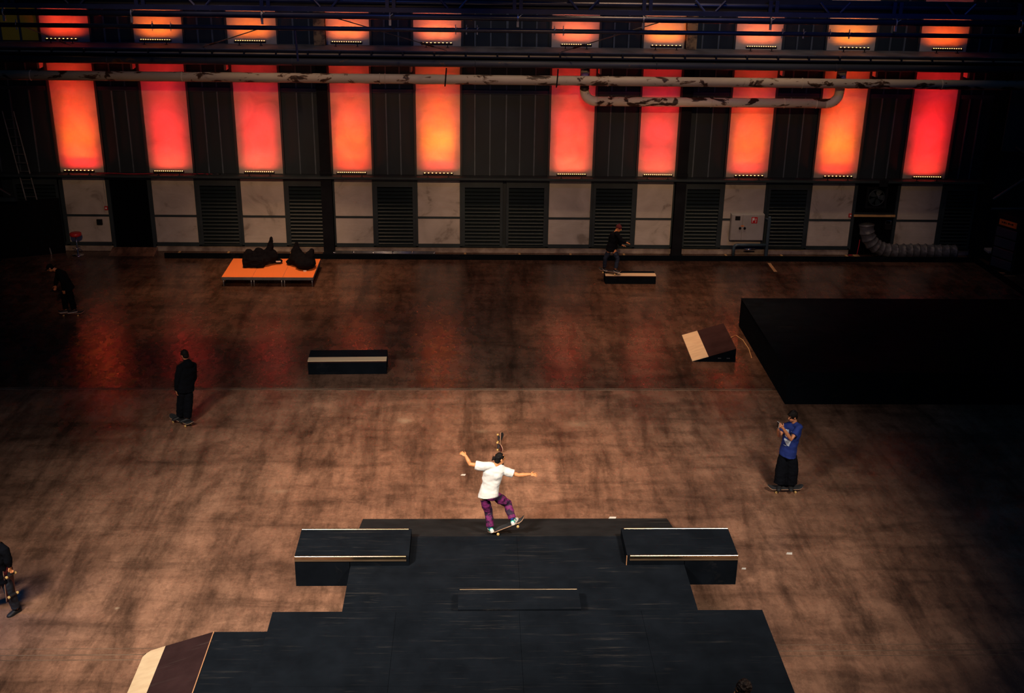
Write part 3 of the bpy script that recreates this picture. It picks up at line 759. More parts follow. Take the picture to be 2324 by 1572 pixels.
# ---- left corner: partition, ladder, frames
t = thing('black_partition', 'tall plain black partition standing in the far left corner', 'partition', (-15.6, 39.75, 0))
MB().prism([(-1.6, -0.75), (0.98, 0.22), (0.98, 0.27), (-1.6, -0.70)], 'z', 0, 2.0).obj('panel', 'black_fabric', t)
for (x, y) in ((-1.2, -0.52), (0.6, 0.16)):
    MB().box((x - 0.03, y, 0), (x + 0.03, y + 0.28, 0.04)).box((x - 0.03, y, 0.04), (x + 0.03, y + 0.04, 1.6)).obj('rear_foot', 'black_paint', t)
t = thing('ladder', 'metal ladder leaning against the wall at the far left', 'ladder', (-15.25, 39.80, 0))
bl, tl = Vector((0, 0, 0)), Vector((-0.75, 0.38, 5.0))
for s in (-0.19, 0.19):
    MB().tube([bl + Vector((s, 0, 0)), tl + Vector((s, 0, 0))], 0.028, 8).obj('rail', 'ladder_metal', t)
for k in range(1, 17):
    p = bl.lerp(tl, k / 17)
    MB().tube([p + Vector((-0.19, 0, 0)), p + Vector((0.19, 0, 0))], 0.016, 6).obj('rung', 'ladder_metal', t)
t = thing('braced_tower', 'dark steel tower with diagonal brace in the left corner', 'tower', (-16.6, 39.0, 0))
B((-0.08, -0.08, 0), (0.08, 0.08, 6.5)).obj('post', 'black_paint', t)
B((-0.6, -0.06, 2.15), (0.9, 0.06, 2.27)).obj('beam', 'dark_green_steel', t)
MB().tube([(-0.7, 0, 3.3), (0.75, 0, 2.35)], 0.04, 8).obj('brace', 'dark_green_steel', t)
# ---- right corner: stair brace, cases
t = thing('stair_frame', 'dark blue steel stair frame in the far right corner', 'frame', (19.3, 39.6, 0))
MB().tube([(-0.85, 0, 2.3), (0.95, 0, 3.65)], 0.05, 8).obj('diagonal_brace', 'guard_rail_paint', t)
MB().tube([(-0.85, 0, 1.95), (1.3, 0, 1.98)], 0.045, 8).obj('cross_bar', 'guard_rail_paint', t)
MB().tube([(-0.4, -0.1, 4.2), (1.4, -0.2, 3.2)], 0.05, 8).obj('handrail', 'ladder_metal', t)
B((1.0, -0.08, 0), (1.15, 0.08, 6.0)).obj('post', 'guard_rail_paint', t)
B((-0.8, 0.1, 4.0), (1.4, 0.2, 7.0)).obj('blue_sheet', 'case_blue', t)
for k in range(7):
    B((-0.2 + 0.22 * k, -0.15, 3.9 - 0.18 * k), (0.05 + 0.22 * k, 0.1, 3.93 - 0.18 * k)).obj('tread', 'guard_rail_paint', t)
t = thing('equipment_rack', 'tall dark blue equipment case with orange label at the right edge', 'case', (18.95, 38.55, 0), R(-62))
B((-0.50, -0.45, 0.08), (0.50, 0.45, 2.05), 0.02).obj('body', 'black_paint', t)
for k in range(4):
    B((-0.42, -0.475, 0.14 + 0.37 * k), (0.42, -0.45, 0.14 + 0.37 * k + 0.32), 0.01).obj('drawer', 'case_blue', t)
lb = tag(B((-0.36, -0.470, 1.66), (0.36, -0.45, 1.86)).obj('orange_label', 'orange_label', t), 'orange label with dark lettering')
for x in (-0.42, 0.42):
    for y in (-0.36, 0.36):
        MB().lathe([(0.05, 0.0), (0.05, 0.08)], (x, y, 0), 12).obj('caster', 'knob_black', t)
lm = MB()
for k, (x0, x1) in enumerate(((-0.26, -0.20), (-0.18, -0.10), (-0.08, -0.05), (0.0, 0.07), (0.09, 0.12), (0.14, 0.22))):
    lm.box((x0, -0.473, 1.74), (x1, -0.470, 1.79 + 0.01 * (k % 2)))
lm.obj('lettering', 'knob_black', t)
t = thing('grey_crate', 'small grey-blue crate on the floor left of the equipment case', 'crate', (18.85, 39.75, 0))
B((-0.25, -0.2, 0), (0.25, 0.2, 0.30), 0.02).obj('bin', 'black_paint', t)
B((-0.26, -0.21, 0.30), (0.26, 0.21, 0.40), 0.015).obj('lid', 'cabinet_grey', t)
# floor tape
for lab, p, q, wd in (('thin tan tape line on the floor in front of the curb', (10.58, 39.2), (10.50, 38.25), 0.035), ('short tan tape strip on the floor by the equipment case', (18.45, 37.9), (18.9, 37.9), 0.03)):
    t = tag(MB().box((min(p[0], q[0]) - wd / 2, min(p[1], q[1]) - wd / 2, 0), (max(p[0], q[0]) + wd / 2, max(p[1], q[1]) + wd / 2, 0.003)).obj('floor_tape', 'tape_tan'), lab, 'tape')

# ================================================================== STAGE DECKS WITH BAGS
DX = (-8.33, -7.33, -6.33)
for k, x in enumerate(DX):
    lab = ('orange-topped stage deck, left one of three in a row', 'orange-topped stage deck, middle one of three in a row', 'orange-topped stage deck, right one of three in a row')[k]
    t = thing('stage_deck', lab, 'platform', (x, 36.36, 0), 0, 'stage decks pushed together')
    B((0.004, 0.0, 0.315), (0.996, 2.0, 0.340)).obj('top_board', 'deck_orange', t)
    MB().box((0, -0.012, 0.245), (1, 0.03, 0.335)).box((0, 1.97, 0.245), (1, 2.012, 0.335)).box((0, 0.03, 0.245), (0.03, 1.97, 0.335)).box((0.97, 0.03, 0.245), (1, 1.97, 0.335)).obj('frame', 'deck_aluminium', t)
    for lx_ in (0.045, 0.955):
        for ly in (0.04, 1.96):
            MB().tube([(lx_, ly, 0), (lx_, ly, 0.25)], 0.022, 10).obj('leg', 'galvanised', t, True)

RS = bpy.data.scenes.new('remesh_bench')
def remeshed(mb, name, m, parent, voxel, smooth=4, off=None, folds=0.0, fscale=8.0):
    """one continuous surface grown from overlapping closed shapes"""
    if off is not None:
        o_ = Vector(off)
        mb.v = [p - o_ for p in mb.v]
    me = mb.mesh('tmp', m)
    o = bpy.data.objects.new('tmp', me)
    RS.collection.objects.link(o)
    md = o.modifiers.new('r', 'REMESH'); md.mode = 'VOXEL'; md.voxel_size = voxel
    if smooth:
        ms = o.modifiers.new('s', 'SMOOTH'); ms.iterations = smooth; ms.factor = 0.5
    RS.view_layers[0].update()
    dg = RS.view_layers[0].depsgraph
    me2 = bpy.data.meshes.new_from_object(o.evaluated_get(dg))
    bpy.data.objects.remove(o)
    bpy.data.meshes.remove(me)
    me2.name = name
    me2.materials.clear(); me2.materials.append(MATS[m])
    if folds:
        nv = len(me2.vertices)
        co = [0.0] * (nv * 3); no = [0.0] * (nv * 3)
        me2.vertices.foreach_get('co', co)
        me2.vertices.foreach_get('normal', no)
        for i in range(0, nv * 3, 3):
            x, y, z = co[i:i + 3]
            n_ = noise.noise((x * fscale, y * fscale, z * fscale * 1.6)) + 0.5 * noise.noise((x * fscale * 2.3, y * fscale * 2.3, z * fscale * 3.1))
            for k in range(3):
                co[i + k] += no[i + k] * folds * n_
        me2.vertices.foreach_set('co', co)
        me2.update()
    me2.shade_smooth()
    ob = bpy.data.objects.new(name, me2)
    COL.objects.link(ob)
    ob.parent = parent
    return ob
# bags on the decks
t = thing('duffel_bag', 'large black bag with raised corner lying on the left of the orange decks', 'bag', (-7.20, 37.62, 0.352))
m = MB()
m.ell((-0.15, 0.05, 0.16), 0.52, 0.36, 0.17).ell((-0.42, -0.1, 0.22), 0.22, 0.25, 0.24).ell((-0.1, 0.0, 0.26), 0.22, 0.25, 0.22).ell((0.25, 0.15, 0.22), 0.28, 0.25, 0.2).ell((0.5, 0.2, 0.06), 0.16, 0.14, 0.06)
m.tube([(0.15, 0.1, 0.22), (0.27, 0.1, 0.45), (0.34, 0.1, 0.72)], [0.18, 0.12, 0.05], 12, True)
m.box((-0.62, -0.35, 0.0), (0.1, 0.2, 0.25))
for v_ in m.v: v_.z = max(0.012, v_.z * 1.28)
remeshed(m, 'bag_body', 'black_fabric', t, 0.025, 6, None, 0.02, 6)
MB().box((0.0, 0, 0), (0.16, 0.02, 0.04)).obj('strap_end', 'paper_white', t).location = (0.46, 0.0, 0.10)
MB().tube([(-0.45, -0.36, 0.2), (-0.2, -0.43, 0.30), (0.05, -0.38, 0.22)], 0.018, 6).obj('carry_strap', 'black_fabric', t)
t = thing('duffel_bag', 'slumped black bag lying on the right of the orange decks', 'bag', (-5.85, 37.40, 0.352))
m = MB()
m.ell((-0.15, 0.25, 0.20), 0.30, 0.32, 0.21).ell((0.15, -0.1, 0.16), 0.36, 0.36, 0.18).ell((0.3, -0.05, 0.28), 0.18, 0.2, 0.22)
m.tube([(-0.15, 0.25, 0.2), (-0.2, 0.3, 0.42), (-0.17, 0.3, 0.60)], [0.26, 0.17, 0.07], 12, True).tube([(0.3, -0.05, 0.25), (0.36, 0.0, 0.45)], [0.16, 0.10], 12, True)
m.ell((-0.42, 0.3, 0.08), 0.16, 0.16, 0.08)
for v_ in m.v: v_.z = max(0.012, v_.z * 1.2)
remeshed(m, 'bag_body', 'black_fabric', t, 0.025, 6, None, 0.02, 6)
B((0.12, -0.45, -0.010), (0.22, -0.40, 0.02)).obj('strap_end', 'paper_white', t)

# ================================================================== SKATE OBSTACLES
# wide funbox with bank
t = thing('funbox', 'wide low black funbox with bank at its far side', 'ramp', (0.85, 18.8, 0))
MB().prism([(-1.62, 0), (2.56, 0), (2.56, 0.012), (1.16, 0.44), (-1.62, 0.44)], 'x', -3.19, 3.19).obj('core', 'black_box_panel', t)
MB().prism([(2.56, 0.012), (1.16, 0.44), (1.16, 0.447), (2.57, 0.019)], 'x', -3.20, 3.26).obj('bank_panel', 'lit_bank_panel', t)
B((-3.20, -1.62, 0.44), (0.0, 1.16, 0.447)).obj('deck_panel', 'black_ramp_panel', t)
B((0.004, -1.62, 0.44), (3.19, 1.16, 0.447)).obj('deck_panel', 'black_ramp_panel', t)
# two hubba ledges that sit across the funbox edge
for x0, x1, fx, lab in ((-3.40, -1.235, -2.36, 'long black ledge with metal coping at the left end of the funbox'), (2.93, 5.07, 4.04, 'long black ledge with metal coping at the right end of the funbox')):
    cx = (x0 + x1) / 2
    t = thing('grind_ledge', lab, 'ledge', (cx, 18.89, 0), 0, 'ledges at both ends of the funbox')
    a, b = x0 - cx, x1 - cx
    left = x0 < 0
    fxl = fx - cx
    # the outer half reaches the floor, the inner half stands on the funbox
    if left:
        B((a, 0.012, 0), (fxl - 0.006, 1.03, 0.64)).obj('outer_body', 'black_box_panel', t)
        B((fxl + 0.006, 0.012, 0.45), (b, 1.03, 0.64)).obj('inner_body', 'black_box_panel', t)
    else:
        B((fxl + 0.006, 0.012, 0), (b, 1.03, 0.64)).obj('outer_body', 'black_box_panel', t)
        B((a, 0.012, 0.45), (fxl - 0.006, 1.03, 0.64)).obj('inner_body', 'black_box_panel', t)
        B((a - 0.012, -0.0, 0.45), (a, 0.03, 0.65)).obj('edge_strip', 'ply_edge', t)
    B((a, 0.05, 0.64), (b, 0.99, 0.655)).obj('top_panel', 'black_ramp_panel', t)
    ia, ib = (a, b - 0.05) if left else (a + 0.05, b)
    B((ia, 0.0, 0.585), (ib, 0.05, 0.662), 0.008).obj('front_coping', 'coping_steel', t)
    B((ia, -0.004, 0.555), (ib, 0.012, 0.585)).obj('front_trim', 'ledge_trim', t)
    B((ia, 0.99, 0.60), (ib, 1.035, 0.664), 0.008).obj('rear_coping', 'coping_steel', t)
# manual pad on the funbox
t = thing('manual_pad', 'low black pad with metal front edge in the middle of the funbox', 'ledge', (0.81, 17.17, 0.447))
B((-1.09, 0.0, 0), (1.09, 0.60, 0.20)).obj('body', 'black_box_panel', t)
B((-1.09, 0.0, 0.20), (1.09, 0.60, 0.212)).obj('top_panel', 'black_ramp_panel', t)
B((-1.07, 0.60, 0.16), (1.07, 0.635, 0.220), 0.006).obj('coping', 'coping_steel', t)
# front platform
t = thing('front_platform', 'huge black platform filling the bottom of the picture', 'platform', (0.8, 14.0, 0))
B((-4.31, -5.0, 0), (4.31, 3.10, 0.645)).obj('body', 'black_box_panel', t)
for i in range(4):
    for j in range(4):
        x0, x1 = -4.32 + 2.16 * i, -4.32 + 2.16 * (i + 1) - 0.004
        y0 = -5.0 + 2.03 * j
        B((x0, y0, 0.645), (x1, min(y0 + 2.026, 3.115), 0.66)).obj('top_panel', 'black_ramp_panel', t)
# wing and wedge at its left
t = thing('side_wing', 'lower black step beside the front platform', 'platform', (-4.0, 14.0, 0))
B((-0.49, -4.0, 0), (0.485, 2.84, 0.43)).obj('body', 'black_box_panel', t)
B((-0.49, -4.0, 0.43), (0.485, 2.85, 0.44)).obj('top_panel', 'black_ramp_panel', t)
t = thing('wedge_ramp', 'brown wedge ramp with pale plywood lip at the bottom left', 'ramp', (-4.50, 14.0, 0))
MB().prism([(0, 0), (0, 0.425), (-1.22, 0.012), (-1.22, 0)], 'y', -4.0, 2.83).obj('core', 'black_box_panel', t)
MB().prism([(0, 0.425), (-0.86, 0.134), (-0.86, 0.146), (0, 0.438)], 'y', -4.0, 2.86).obj('brown_panel', 'brown_ramp_panel', t)
m = MB()
def zt(x): return 0.425 + x * (0.413 / 1.22)
outl = [(-0.862, -4.0), (-0.862, 2.86), (-1.12, 2.85), (-1.19, 2.80), (-1.235, 2.72), (-1.235, -4.0)]
n_ = len(outl)
m.add([(x, y, zt(x)) for x, y in outl] + [(x, y, zt(x) + 0.013) for x, y in outl], [list(range(n_)), list(range(2 * n_ - 1, n_ - 1, -1))] + [[i, i + n_, (i + 1) % n_ + n_, (i + 1) % n_] for i in range(n_)])
m.obj('pale_lip', 'pale_ply', t)
B((-0.012, -4.0, 0.436), (0.004, 2.86, 0.446)).obj('edge_strip', 'ply_edge', t)
# right kicker
t = thing('wedge_ramp', 'small brown wedge ramp with pale plywood lip beside the big black box', 'ramp', (6.20, 30.08, 0), R(-1.0))
MB().prism([(0, 0), (1.20, 0), (1.20, 0.395), (0, 0.008)], 'y', 0, 2.0).obj('core', 'black_box_panel', t)
MB().prism([(0.43, 0.147), (1.20, 0.395), (1.20, 0.408), (0.43, 0.160)], 'y', -0.01, 2.01).obj('brown_panel', 'brown_ramp_panel', t)
MB().prism([(-0.02, 0.004), (0.43, 0.147), (0.43, 0.160), (-0.02, 0.017)], 'y', -0.01, 2.01).obj('pale_lip', 'pale_ply', t)
for x in (0.7, 0.95):
    B((x, -0.012, 0.10), (x + 0.09, 0.0, 0.12)).obj('handle_slot', 'galvanised', t)
t = tag(MB().tube([(7.65, 31.9, 0.012), (7.85, 32.1, 0.012), (7.98, 31.7, 0.012), (8.0, 31.0, 0.012), (7.93, 30.3, 0.012)], 0.012, 6).obj('floor_cable', 'tape_tan'), 'thin pale cable on the floor between wedge ramp and black box', 'cable')
# big black box
t = thing('black_box_platform', 'big plain black box platform at the right', 'platform', (13.5, 27.2, 0))
B((-5.39, 0, 0), (6.0, 5.72, 0.885)).obj('body', 'black_box_panel', t)
for i in range(5):
    B((-5.40 + 2.28 * i, -0.005, 0.885), (-5.40 + 2.28 * (i + 1) - 0.004, 2.86, 0.90)).obj('top_panel', 'black_box_panel', t)
    B((-5.40 + 2.28 * i, 2.864, 0.885), (-5.40 + 2.28 * (i + 1) - 0.004, 5.73, 0.90)).obj('top_panel', 'black_box_panel', t)
# low boxes with pale plywood edge
def low_box(x0, x1, y0, dep, h, rz, lab):
    t = thing('grind_box', lab, 'box', ((x0 + x1) / 2, y0, 0), rz, 'low grind boxes')
    a = (x1 - x0) / 2
    B((-a, 0, 0), (a, dep, h - 0.012), 0.004).obj('body', 'black_box_panel', t)
    B((-a, 0.27, h - 0.012), (a, dep, h)).obj('top_panel', 'black_ramp_panel', t)
    B((-a - 0.002, -0.008, h - 0.018), (a + 0.002, 0.27, h + 0.004), 0.003).obj('pale_edge', 'pale_ply', t)
    B((-a, -0.006, h - 0.05), (a, 0.0, h - 0.018)).obj('front_trim', 'brown_ramp_panel', t)
low_box(-4.53, -2.40, 29.11, 0.78, 0.40, R(1.6), 'low black box with pale plywood edge in the middle of the floor')
low_box(4.40, 6.11, 36.83, 0.50, 0.30, 0.0, 'low black box with pale plywood edge near the wall, under a skater')
# scraps on the floor
for x, y, s, lab in ((-0.25, 23.35, 0.06, 'tiny white scrap on the floor behind the skater in white'), (6.40, 20.0, 0.07, 'tiny white scrap on the floor between the right ledge and the photographer'), (5.35, 19.45, 0.05, 'tiny pale scrap on the floor beyond the right ledge'), (2.95, 21.42, 0.09, 'small pale chip at the far edge of the funbox bank'), (8.25, 28.9, 0.05, 'tiny pale scrap on the floor beside the big box')):
    m = MB().add([(-s, -s * .4, 0.004), (s * .7, -s * .6, 0.004), (s, s * .4, 0.012), (-s * .5, s * .6, 0.004), (-s, -s * .4, 0.001), (s * .7, -s * .6, 0.001), (s, s * .4, 0.001), (-s * .5, s * .6, 0.001)], [[0, 1, 2, 3], [7, 6, 5, 4], [0, 4, 5, 1], [1, 5, 6, 2], [2, 6, 7, 3], [3, 7, 4, 0]])
    o = tag(m.obj('paper_scrap', 'paper_white'), lab, 'litter')
    o.location = (x, y, 0)

# ================================================================== SKATEBOARDS
def board_meshes():
    def hw(x):
        a = abs(x)
        if a < 0.29: return 0.102
        u = min(1.0, (a - 0.29) / 0.112)
        return max(0.012, 0.102 * math.sqrt(max(0.0, 1 - u ** 2.3)))
    def zd(x):
        a = abs(x)
        return 0.090 + (3.2 * (a - 0.265) ** 2 if a > 0.265 else 0.0)
    xs = [-0.40, -0.393, -0.378, -0.35, -0.32, -0.29, -0.26, -0.13, 0, 0.13, 0.26, 0.29, 0.32, 0.35, 0.378, 0.393, 0.40]
    deck = MB().loft([[(x, -hw(x), zd(x)), (x, hw(x), zd(x)), (x, hw(x), zd(x) + 0.012), (x, -hw(x), zd(x) + 0.012)] for x in xs]).mesh('deck', 'maple')
    grip = MB().loft([[(x, -hw(x) * .985, zd(x) + 0.012), (x, hw(x) * .985, zd(x) + 0.012), (x, hw(x) * .985, zd(x) + 0.0135), (x, -hw(x) * .985, zd(x) + 0.0135)] for x in xs]).mesh('grip_tape', 'grip_black')
    belly = MB().loft([[(x, -hw(x) * .96, zd(x) - 0.0015), (x, hw(x) * .96, zd(x) - 0.0015), (x, hw(x) * .96, zd(x)), (x, -hw(x) * .96, zd(x))] for x in xs]).mesh('deck_graphic', 'board_red')
    truck = MB().box((-0.04, -0.028, 0.078), (0.04, 0.028, 0.0885)).loft([[(-0.025, -0.02, 0.08), (0.025, -0.02, 0.08), (0.025, 0.02, 0.08), (-0.025, 0.02, 0.08)], [(-0.012, -0.065, 0.036), (0.012, -0.065, 0.036), (0.012, 0.065, 0.036), (-0.012, 0.065, 0.036)], [(-0.012, -0.065, 0.022), (0.012, -0.065, 0.022), (0.012, 0.065, 0.022), (-0.012, 0.065, 0.022)]]).tube([(0, -0.112, 0.027), (0, 0.112, 0.027)], 0.006, 8).mesh('truck', 'truck_steel')
    wheel = MB().tube([(0, -0.019, 0), (0, -0.013, 0), (0, 0.013, 0), (0, 0.019, 0)], [0.021, 0.027, 0.027, 0.021], 14).mesh('wheel', 'wheel_cream', True)
    return deck, grip, belly, truck, wheel
BM = board_meshes()
def skateboard(label, mw):
    t = thing('skateboard', label, 'skateboard', (0, 0, 0), 0, 'skateboards')
    t.matrix_world = mw
    d = place(BM[0], 'deck', t)
    place(BM[1], 'grip_tape', d)
    place(BM[2], 'deck_graphic', d)
    for x in (-0.215, 0.215):
        tr = place(BM[3], 'truck', t, (x, 0, 0))
        for y in (-0.092, 0.092):
            place(BM[4], 'wheel', tr, (0, y, 0.027))
    return t
def TR(loc, rz=0, ry=0, rx=0):
    return Matrix.Translation(loc) @ Matrix.Rotation(R(rz), 4, 'Z') @ Matrix.Rotation(R(ry), 4, 'Y') @ Matrix.Rotation(R(rx), 4, 'X')
def axes(loc, x, z):
    x = Vector(x).normalized(); z = Vector(z); z = (z - x * z.dot(x)).normalized(); y = z.cross(x)
    return Matrix(((x.x, y.x, z.x, loc[0]), (x.y, y.y, z.y, loc[1]), (x.z, y.z, z.z, loc[2]), (0, 0, 0, 1)))
SKB = TR((0.695, 20.10, 0.512), 0, -24, -9)
skateboard('tilted skateboard under the skater in white, nose in the air', SKB)
skateboard('skateboard standing on its side edge on the open floor, wheels to the left', axes((0.535, 24.80, 0.104), (0.04, 1, 0), (1, -0.03, 0.04)))
skateboard('skateboard under the person in the blue shirt', TR((6.95, 22.573, 0), 1))
skateboard('skateboard under the person in black with arms down', TR((-7.225, 26.02, 0), 145))
skateboard('skateboard under the person bending forward at the left', TR((-12.36, 33.62, 0), 2))
skateboard('skateboard on the low box near the wall', TR((4.565, 37.02, 0.306), -28, 0, 0))
skateboard('skateboard held upright by the person at the left edge', axes((-8.295, 17.93, 0.68), (0.06, -0.03, 1), (-0.85, 0.50, 0.05)))

# ================================================================== PEOPLE
def perp(d):
    return Vector(d).orthogonal().normalized()
def add_hand(mb, wrist, tip, nrm, side, curl=0.35, spread=0.12, k=1.0):
    w_ = Vector(wrist); d = (Vector(tip) - w_).normalized()
    n = Vector(nrm); n = (n - d * n.dot(d)).normalized()
    a = d.cross(n) * side
    mb.ell(w_ + d * 0.048 * k, 0.042 * k, 0.056 * k, 0.017 * k, (a, d, n), 12, 7)
    for i, ln in enumerate((0.070, 0.080, 0.074, 0.058)):
        p = w_ + d * (0.085 - (0.006 if i in (0, 3) else 0)) * k + a * (0.030 - 0.0205 * i) * k
        dd = (d + a * spread * (1.5 - i)).normalized()
        pts = [p - dd * 0.02 * k]
        ang = 0
        for s in range(3):
            ang += curl * (0.6 + 0.25 * s)
            q = dd * math.cos(ang) + n * math.sin(ang)
            p = p + q * ln * k * (0.42, 0.33, 0.25)[s]
            pts.append(p)
        mb.tube(pts, [0.0095 * k, 0.0092 * k, 0.0086 * k, 0.0072 * k], 8, True)
    p = w_ + d * 0.028 * k + a * 0.030 * k
    td = (d * 0.62 + a * 0.75 + n * 0.2).normalized()
    mb.tube([p, p + td * 0.035 * k, p + td * 0.035 * k + (td + d * 0.7 + n * curl).normalized() * 0.032 * k], [0.013 * k, 0.0105 * k, 0.0085 * k], 8, True)
def ring(c, ax, fr, hw, hd, seg=18):
    out = []
    for i in range(seg):
        t = 2 * math.pi * i / seg
        cs, sn = math.cos(t), math.sin(t)
        e = 2 / 2.5
        out.append(c + ax * (hw * math.copysign(abs(cs) ** e, cs)) + fr * (hd * math.copysign(abs(sn) ** e, sn)))
    return out
def person(label, loc, J, o):
    J = {k: Vector(v) for k, v in J.items()}
    t = thing('person', label, 'person', (loc[0], loc[1], o.get('base', 0.0)))
    bz = Vector((0, 0, o.get('base', 0.0)))
    J = {k: v - bz for k, v in J.items()}
    vox = o.get('voxel', 0.009)
    hipax = (J['hipR'] - J['hipL']).normalized()
    shax = (J['shR'] - J['shL']).normalized()
    def spine(u):
        if u < 0.62: return J['pelvis'].lerp(J['chest'], u / 0.62)
        return J['chest'].lerp(J['neck'], (u - 0.62) / 0.38)
    def trunk(mb, spec, tilt=0.0):
        rings = []
        for u, hw, hd in spec:
            c = spine(u)
            up = (J['neck'] - J['pelvis']).normalized()
            ax = hipax.lerp(shax, min(1, max(0, u)))
            ax = (ax - up * ax.dot(up)).normalized()
            fr = up.cross(ax)
            if o.get('front'):
                f0 = Vector(o['front'])
                fr = (f0 - up * f0.dot(up)).normalized(); ax = fr.cross(up)
            rg = ring(c, ax, fr, hw, hd)
            if tilt and u < 0.1:
                rg = [q + up * (tilt * (q - c).dot(ax) / hw) for q in rg]
            rings.append(rg)
        mb.loft(rings)
        return fr, ax, up
    f = Vector(o['face']).normalized(); u = Vector(o.get('headup', (0, 0, 1))); u = (u - f * u.dot(f)).normalized(); r = f.cross(u)
    H = J['head']
    # ---- body: one continuous surface
    b = MB()
    b.ell(H + u * 0.025 - f * 0.008, 0.076, 0.094, 0.098, (r, f, u)).ell(H + f * 0.022 - u * 0.050, 0.058, 0.066, 0.064, (r, f, u)).ell(H + f * 0.052 - u * 0.088, 0.028, 0.026, 0.024, (r, f, u))
    b.tube([H + f * 0.080 + u * 0.028, H + f * 0.108 - u * 0.014], [0.010, 0.016], 8, True)
    b.ell(H + f * 0.078 + u * 0.034, 0.05, 0.014, 0.012, (r, f, u))
    for s in (-1, 1):
        b.ell(H + r * s * 0.076 - f * 0.004 - u * 0.008, 0.012, 0.022, 0.034, (r, f, u), 10, 7)
    b.tube([H - u * 0.03 - f * 0.02, J['neck'] - (J['head'] - J['neck']) * 0.25], [0.056, 0.066], 12, True)
    trunk(b, [(-0.10, 0.13, 0.09), (0.0, 0.155, 0.105), (0.3, 0.14, 0.095), (0.62, 0.165, 0.11), (0.86, 0.165, 0.09), (0.98, 0.07, 0.06)])
    for s in 'LR':
        b.tube([J['sh' + s], J['sh' + s].lerp(J['el' + s], 0.4), J['el' + s], J['el' + s].lerp(J['wr' + s], 0.35), J['wr' + s]], [0.058, 0.050, 0.041, 0.043, 0.028], 12, True)
        add_hand(b, J['wr' + s], J['ha' + s], o.get('palm' + s, (0, 0, -1)), 1 if s == 'R' else -1, o.get('curl' + s, 0.4), o.get('spread', 0.08))
        b.tube([J['hip' + s], J['kn' + s], J['kn' + s].lerp(J['an' + s], 0.3), J['an' + s]], [0.085, 0.056, 0.056, 0.036], 12, True)
    remeshed(b, 'body', o['skin'], t, vox, 2)
    # ---- face details
    for s in (-1, 1):
        MB().ell(H + f * 0.083 + r * s * 0.031 + u * 0.018, 0.013, 0.006, 0.007, (r, f, u), 8, 5).obj('eye', 'eye_dark', t, True)
    MB().ell(H + f * 0.086 - u * 0.052, 0.022, 0.007, 0.007, (r, f, u), 8, 5).obj('mouth', 'lip', t, True)
    # ---- hair or cap
    st = o.get('hair', 'short')
    m = MB()
    if st == 'cap':
        m.ell(H + u * 0.045 - f * 0.006, 0.086, 0.106, 0.080, (r, f, u))
        m.ell(H + u * 0.035 + f * 0.115, 0.068, 0.070, 0.012, (r, f, u))
        m.ell(H - u * 0.02 - f * 0.05, 0.078, 0.060, 0.07, (r, f, u))
    elif st == 'beanie':
        m.ell(H + u * 0.045 - f * 0.010, 0.088, 0.106, 0.092, (r, f, u)).tube([H + u * 0.125 - f * 0.03, H + u * 0.140 - f * 0.035], [0.05, 0.03], 10, True)
    elif st == 'bun':
        m.ell(H + u * 0.032 - f * 0.020, 0.084, 0.096, 0.100, (r, f, u)).ell(H - u * 0.035 - f * 0.050, 0.070, 0.060, 0.07, (r, f, u))
        m.ell(H - f * 0.135 + u * 0.012, 0.036, 0.040, 0.040, (r, f, u)).tube([H - f * 0.09, H - f * 0.13 + u * 0.01], 0.022, 8, True)
        m.tube([H - f * 0.14 + u * 0.01, H - f * 0.175 - u * 0.03], [0.026, 0.012], 8, True)
        m.ell(H + f * 0.062 - u * 0.090, 0.045, 0.032, 0.030, (r, f, u))
    else:
        big = 1.16 if st == 'wavy' else (1.10 if st == 'thick' else 1.03)
        m.ell(H + u * 0.038 - f * (0.034 if st == 'wavy' else 0.018), 0.084 * big, 0.100 * big, 0.100 * big, (r, f, u)).ell(H - u * 0.025 - f * 0.048, 0.078, 0.062, 0.072, (r, f, u))
        if st == 'thick':
            m.ell(H + u * 0.075 + f * 0.06, 0.066, 0.045, 0.035, (r, f, u)).ell(H + u * 0.13 - f * 0.03, 0.03, 0.035, 0.03, (r, f, u))
        if st == 'wavy':
            for k in range(16):
                th = k * 2.4; ph = 0.35 + 0.07 * k
                m.ell(H + u * (0.04 + 0.10 * math.cos(ph)) + r * 0.085 * math.sin(ph) * math.cos(th) - f * (0.045 + 0.075 * math.sin(ph) * math.sin(th)), 0.035, 0.038, 0.026, (r, f, u), 10, 7)
    hat = st in ('cap', 'beanie')
    ho = remeshed(m, 'cap' if st == 'cap' else ('beanie' if st == 'beanie' else 'hair'), o.get('hairmat', 'hair_dark'), t, 0.007, 2, None, 0.0 if hat else (0.010 if st == 'wavy' else 0.006), 28)
    # ---- top
    m = MB()
    k = o.get('topfit', 1.0)
    hem = o.get('hem', -0.16)
    hk = o.get('hemfit', 1.04)
    wk = o.get('waist', 1.0)
    fr, ax, up = trunk(m, [(hem, 0.190 * k * hk, 0.135 * k * hk), (hem + 0.06, 0.188 * k * hk, 0.134 * k * hk), (0.3, 0.180 * k * wk, 0.125 * k * wk), (0.62, 0.200 * k, 0.138 * k), (0.84, 0.190 * k, 0.115), (0.95, 0.105, 0.080), (1.0, 0.078, 0.068)], o.get('hemtilt', 0.0))
    for s in 'LR':
        S, E, Wp = J['sh' + s], J['el' + s], J['wr' + s]
        if o['sleeve'] == 'short':
            e = S.lerp(E, 0.62)
            m.tube([S.lerp(J['neck'], 0.30), S, e], [0.075, 0.086 * k, 0.083 * k], 14)
        else:
            m.tube([S.lerp(J['neck'], 0.30), S, S.lerp(E, 0.5), E, E.lerp(Wp, 0.5), E.lerp(Wp, 0.98)], [0.075, 0.086 * k, 0.074 * k, 0.066 * k, 0.060 * k, 0.047], 14)
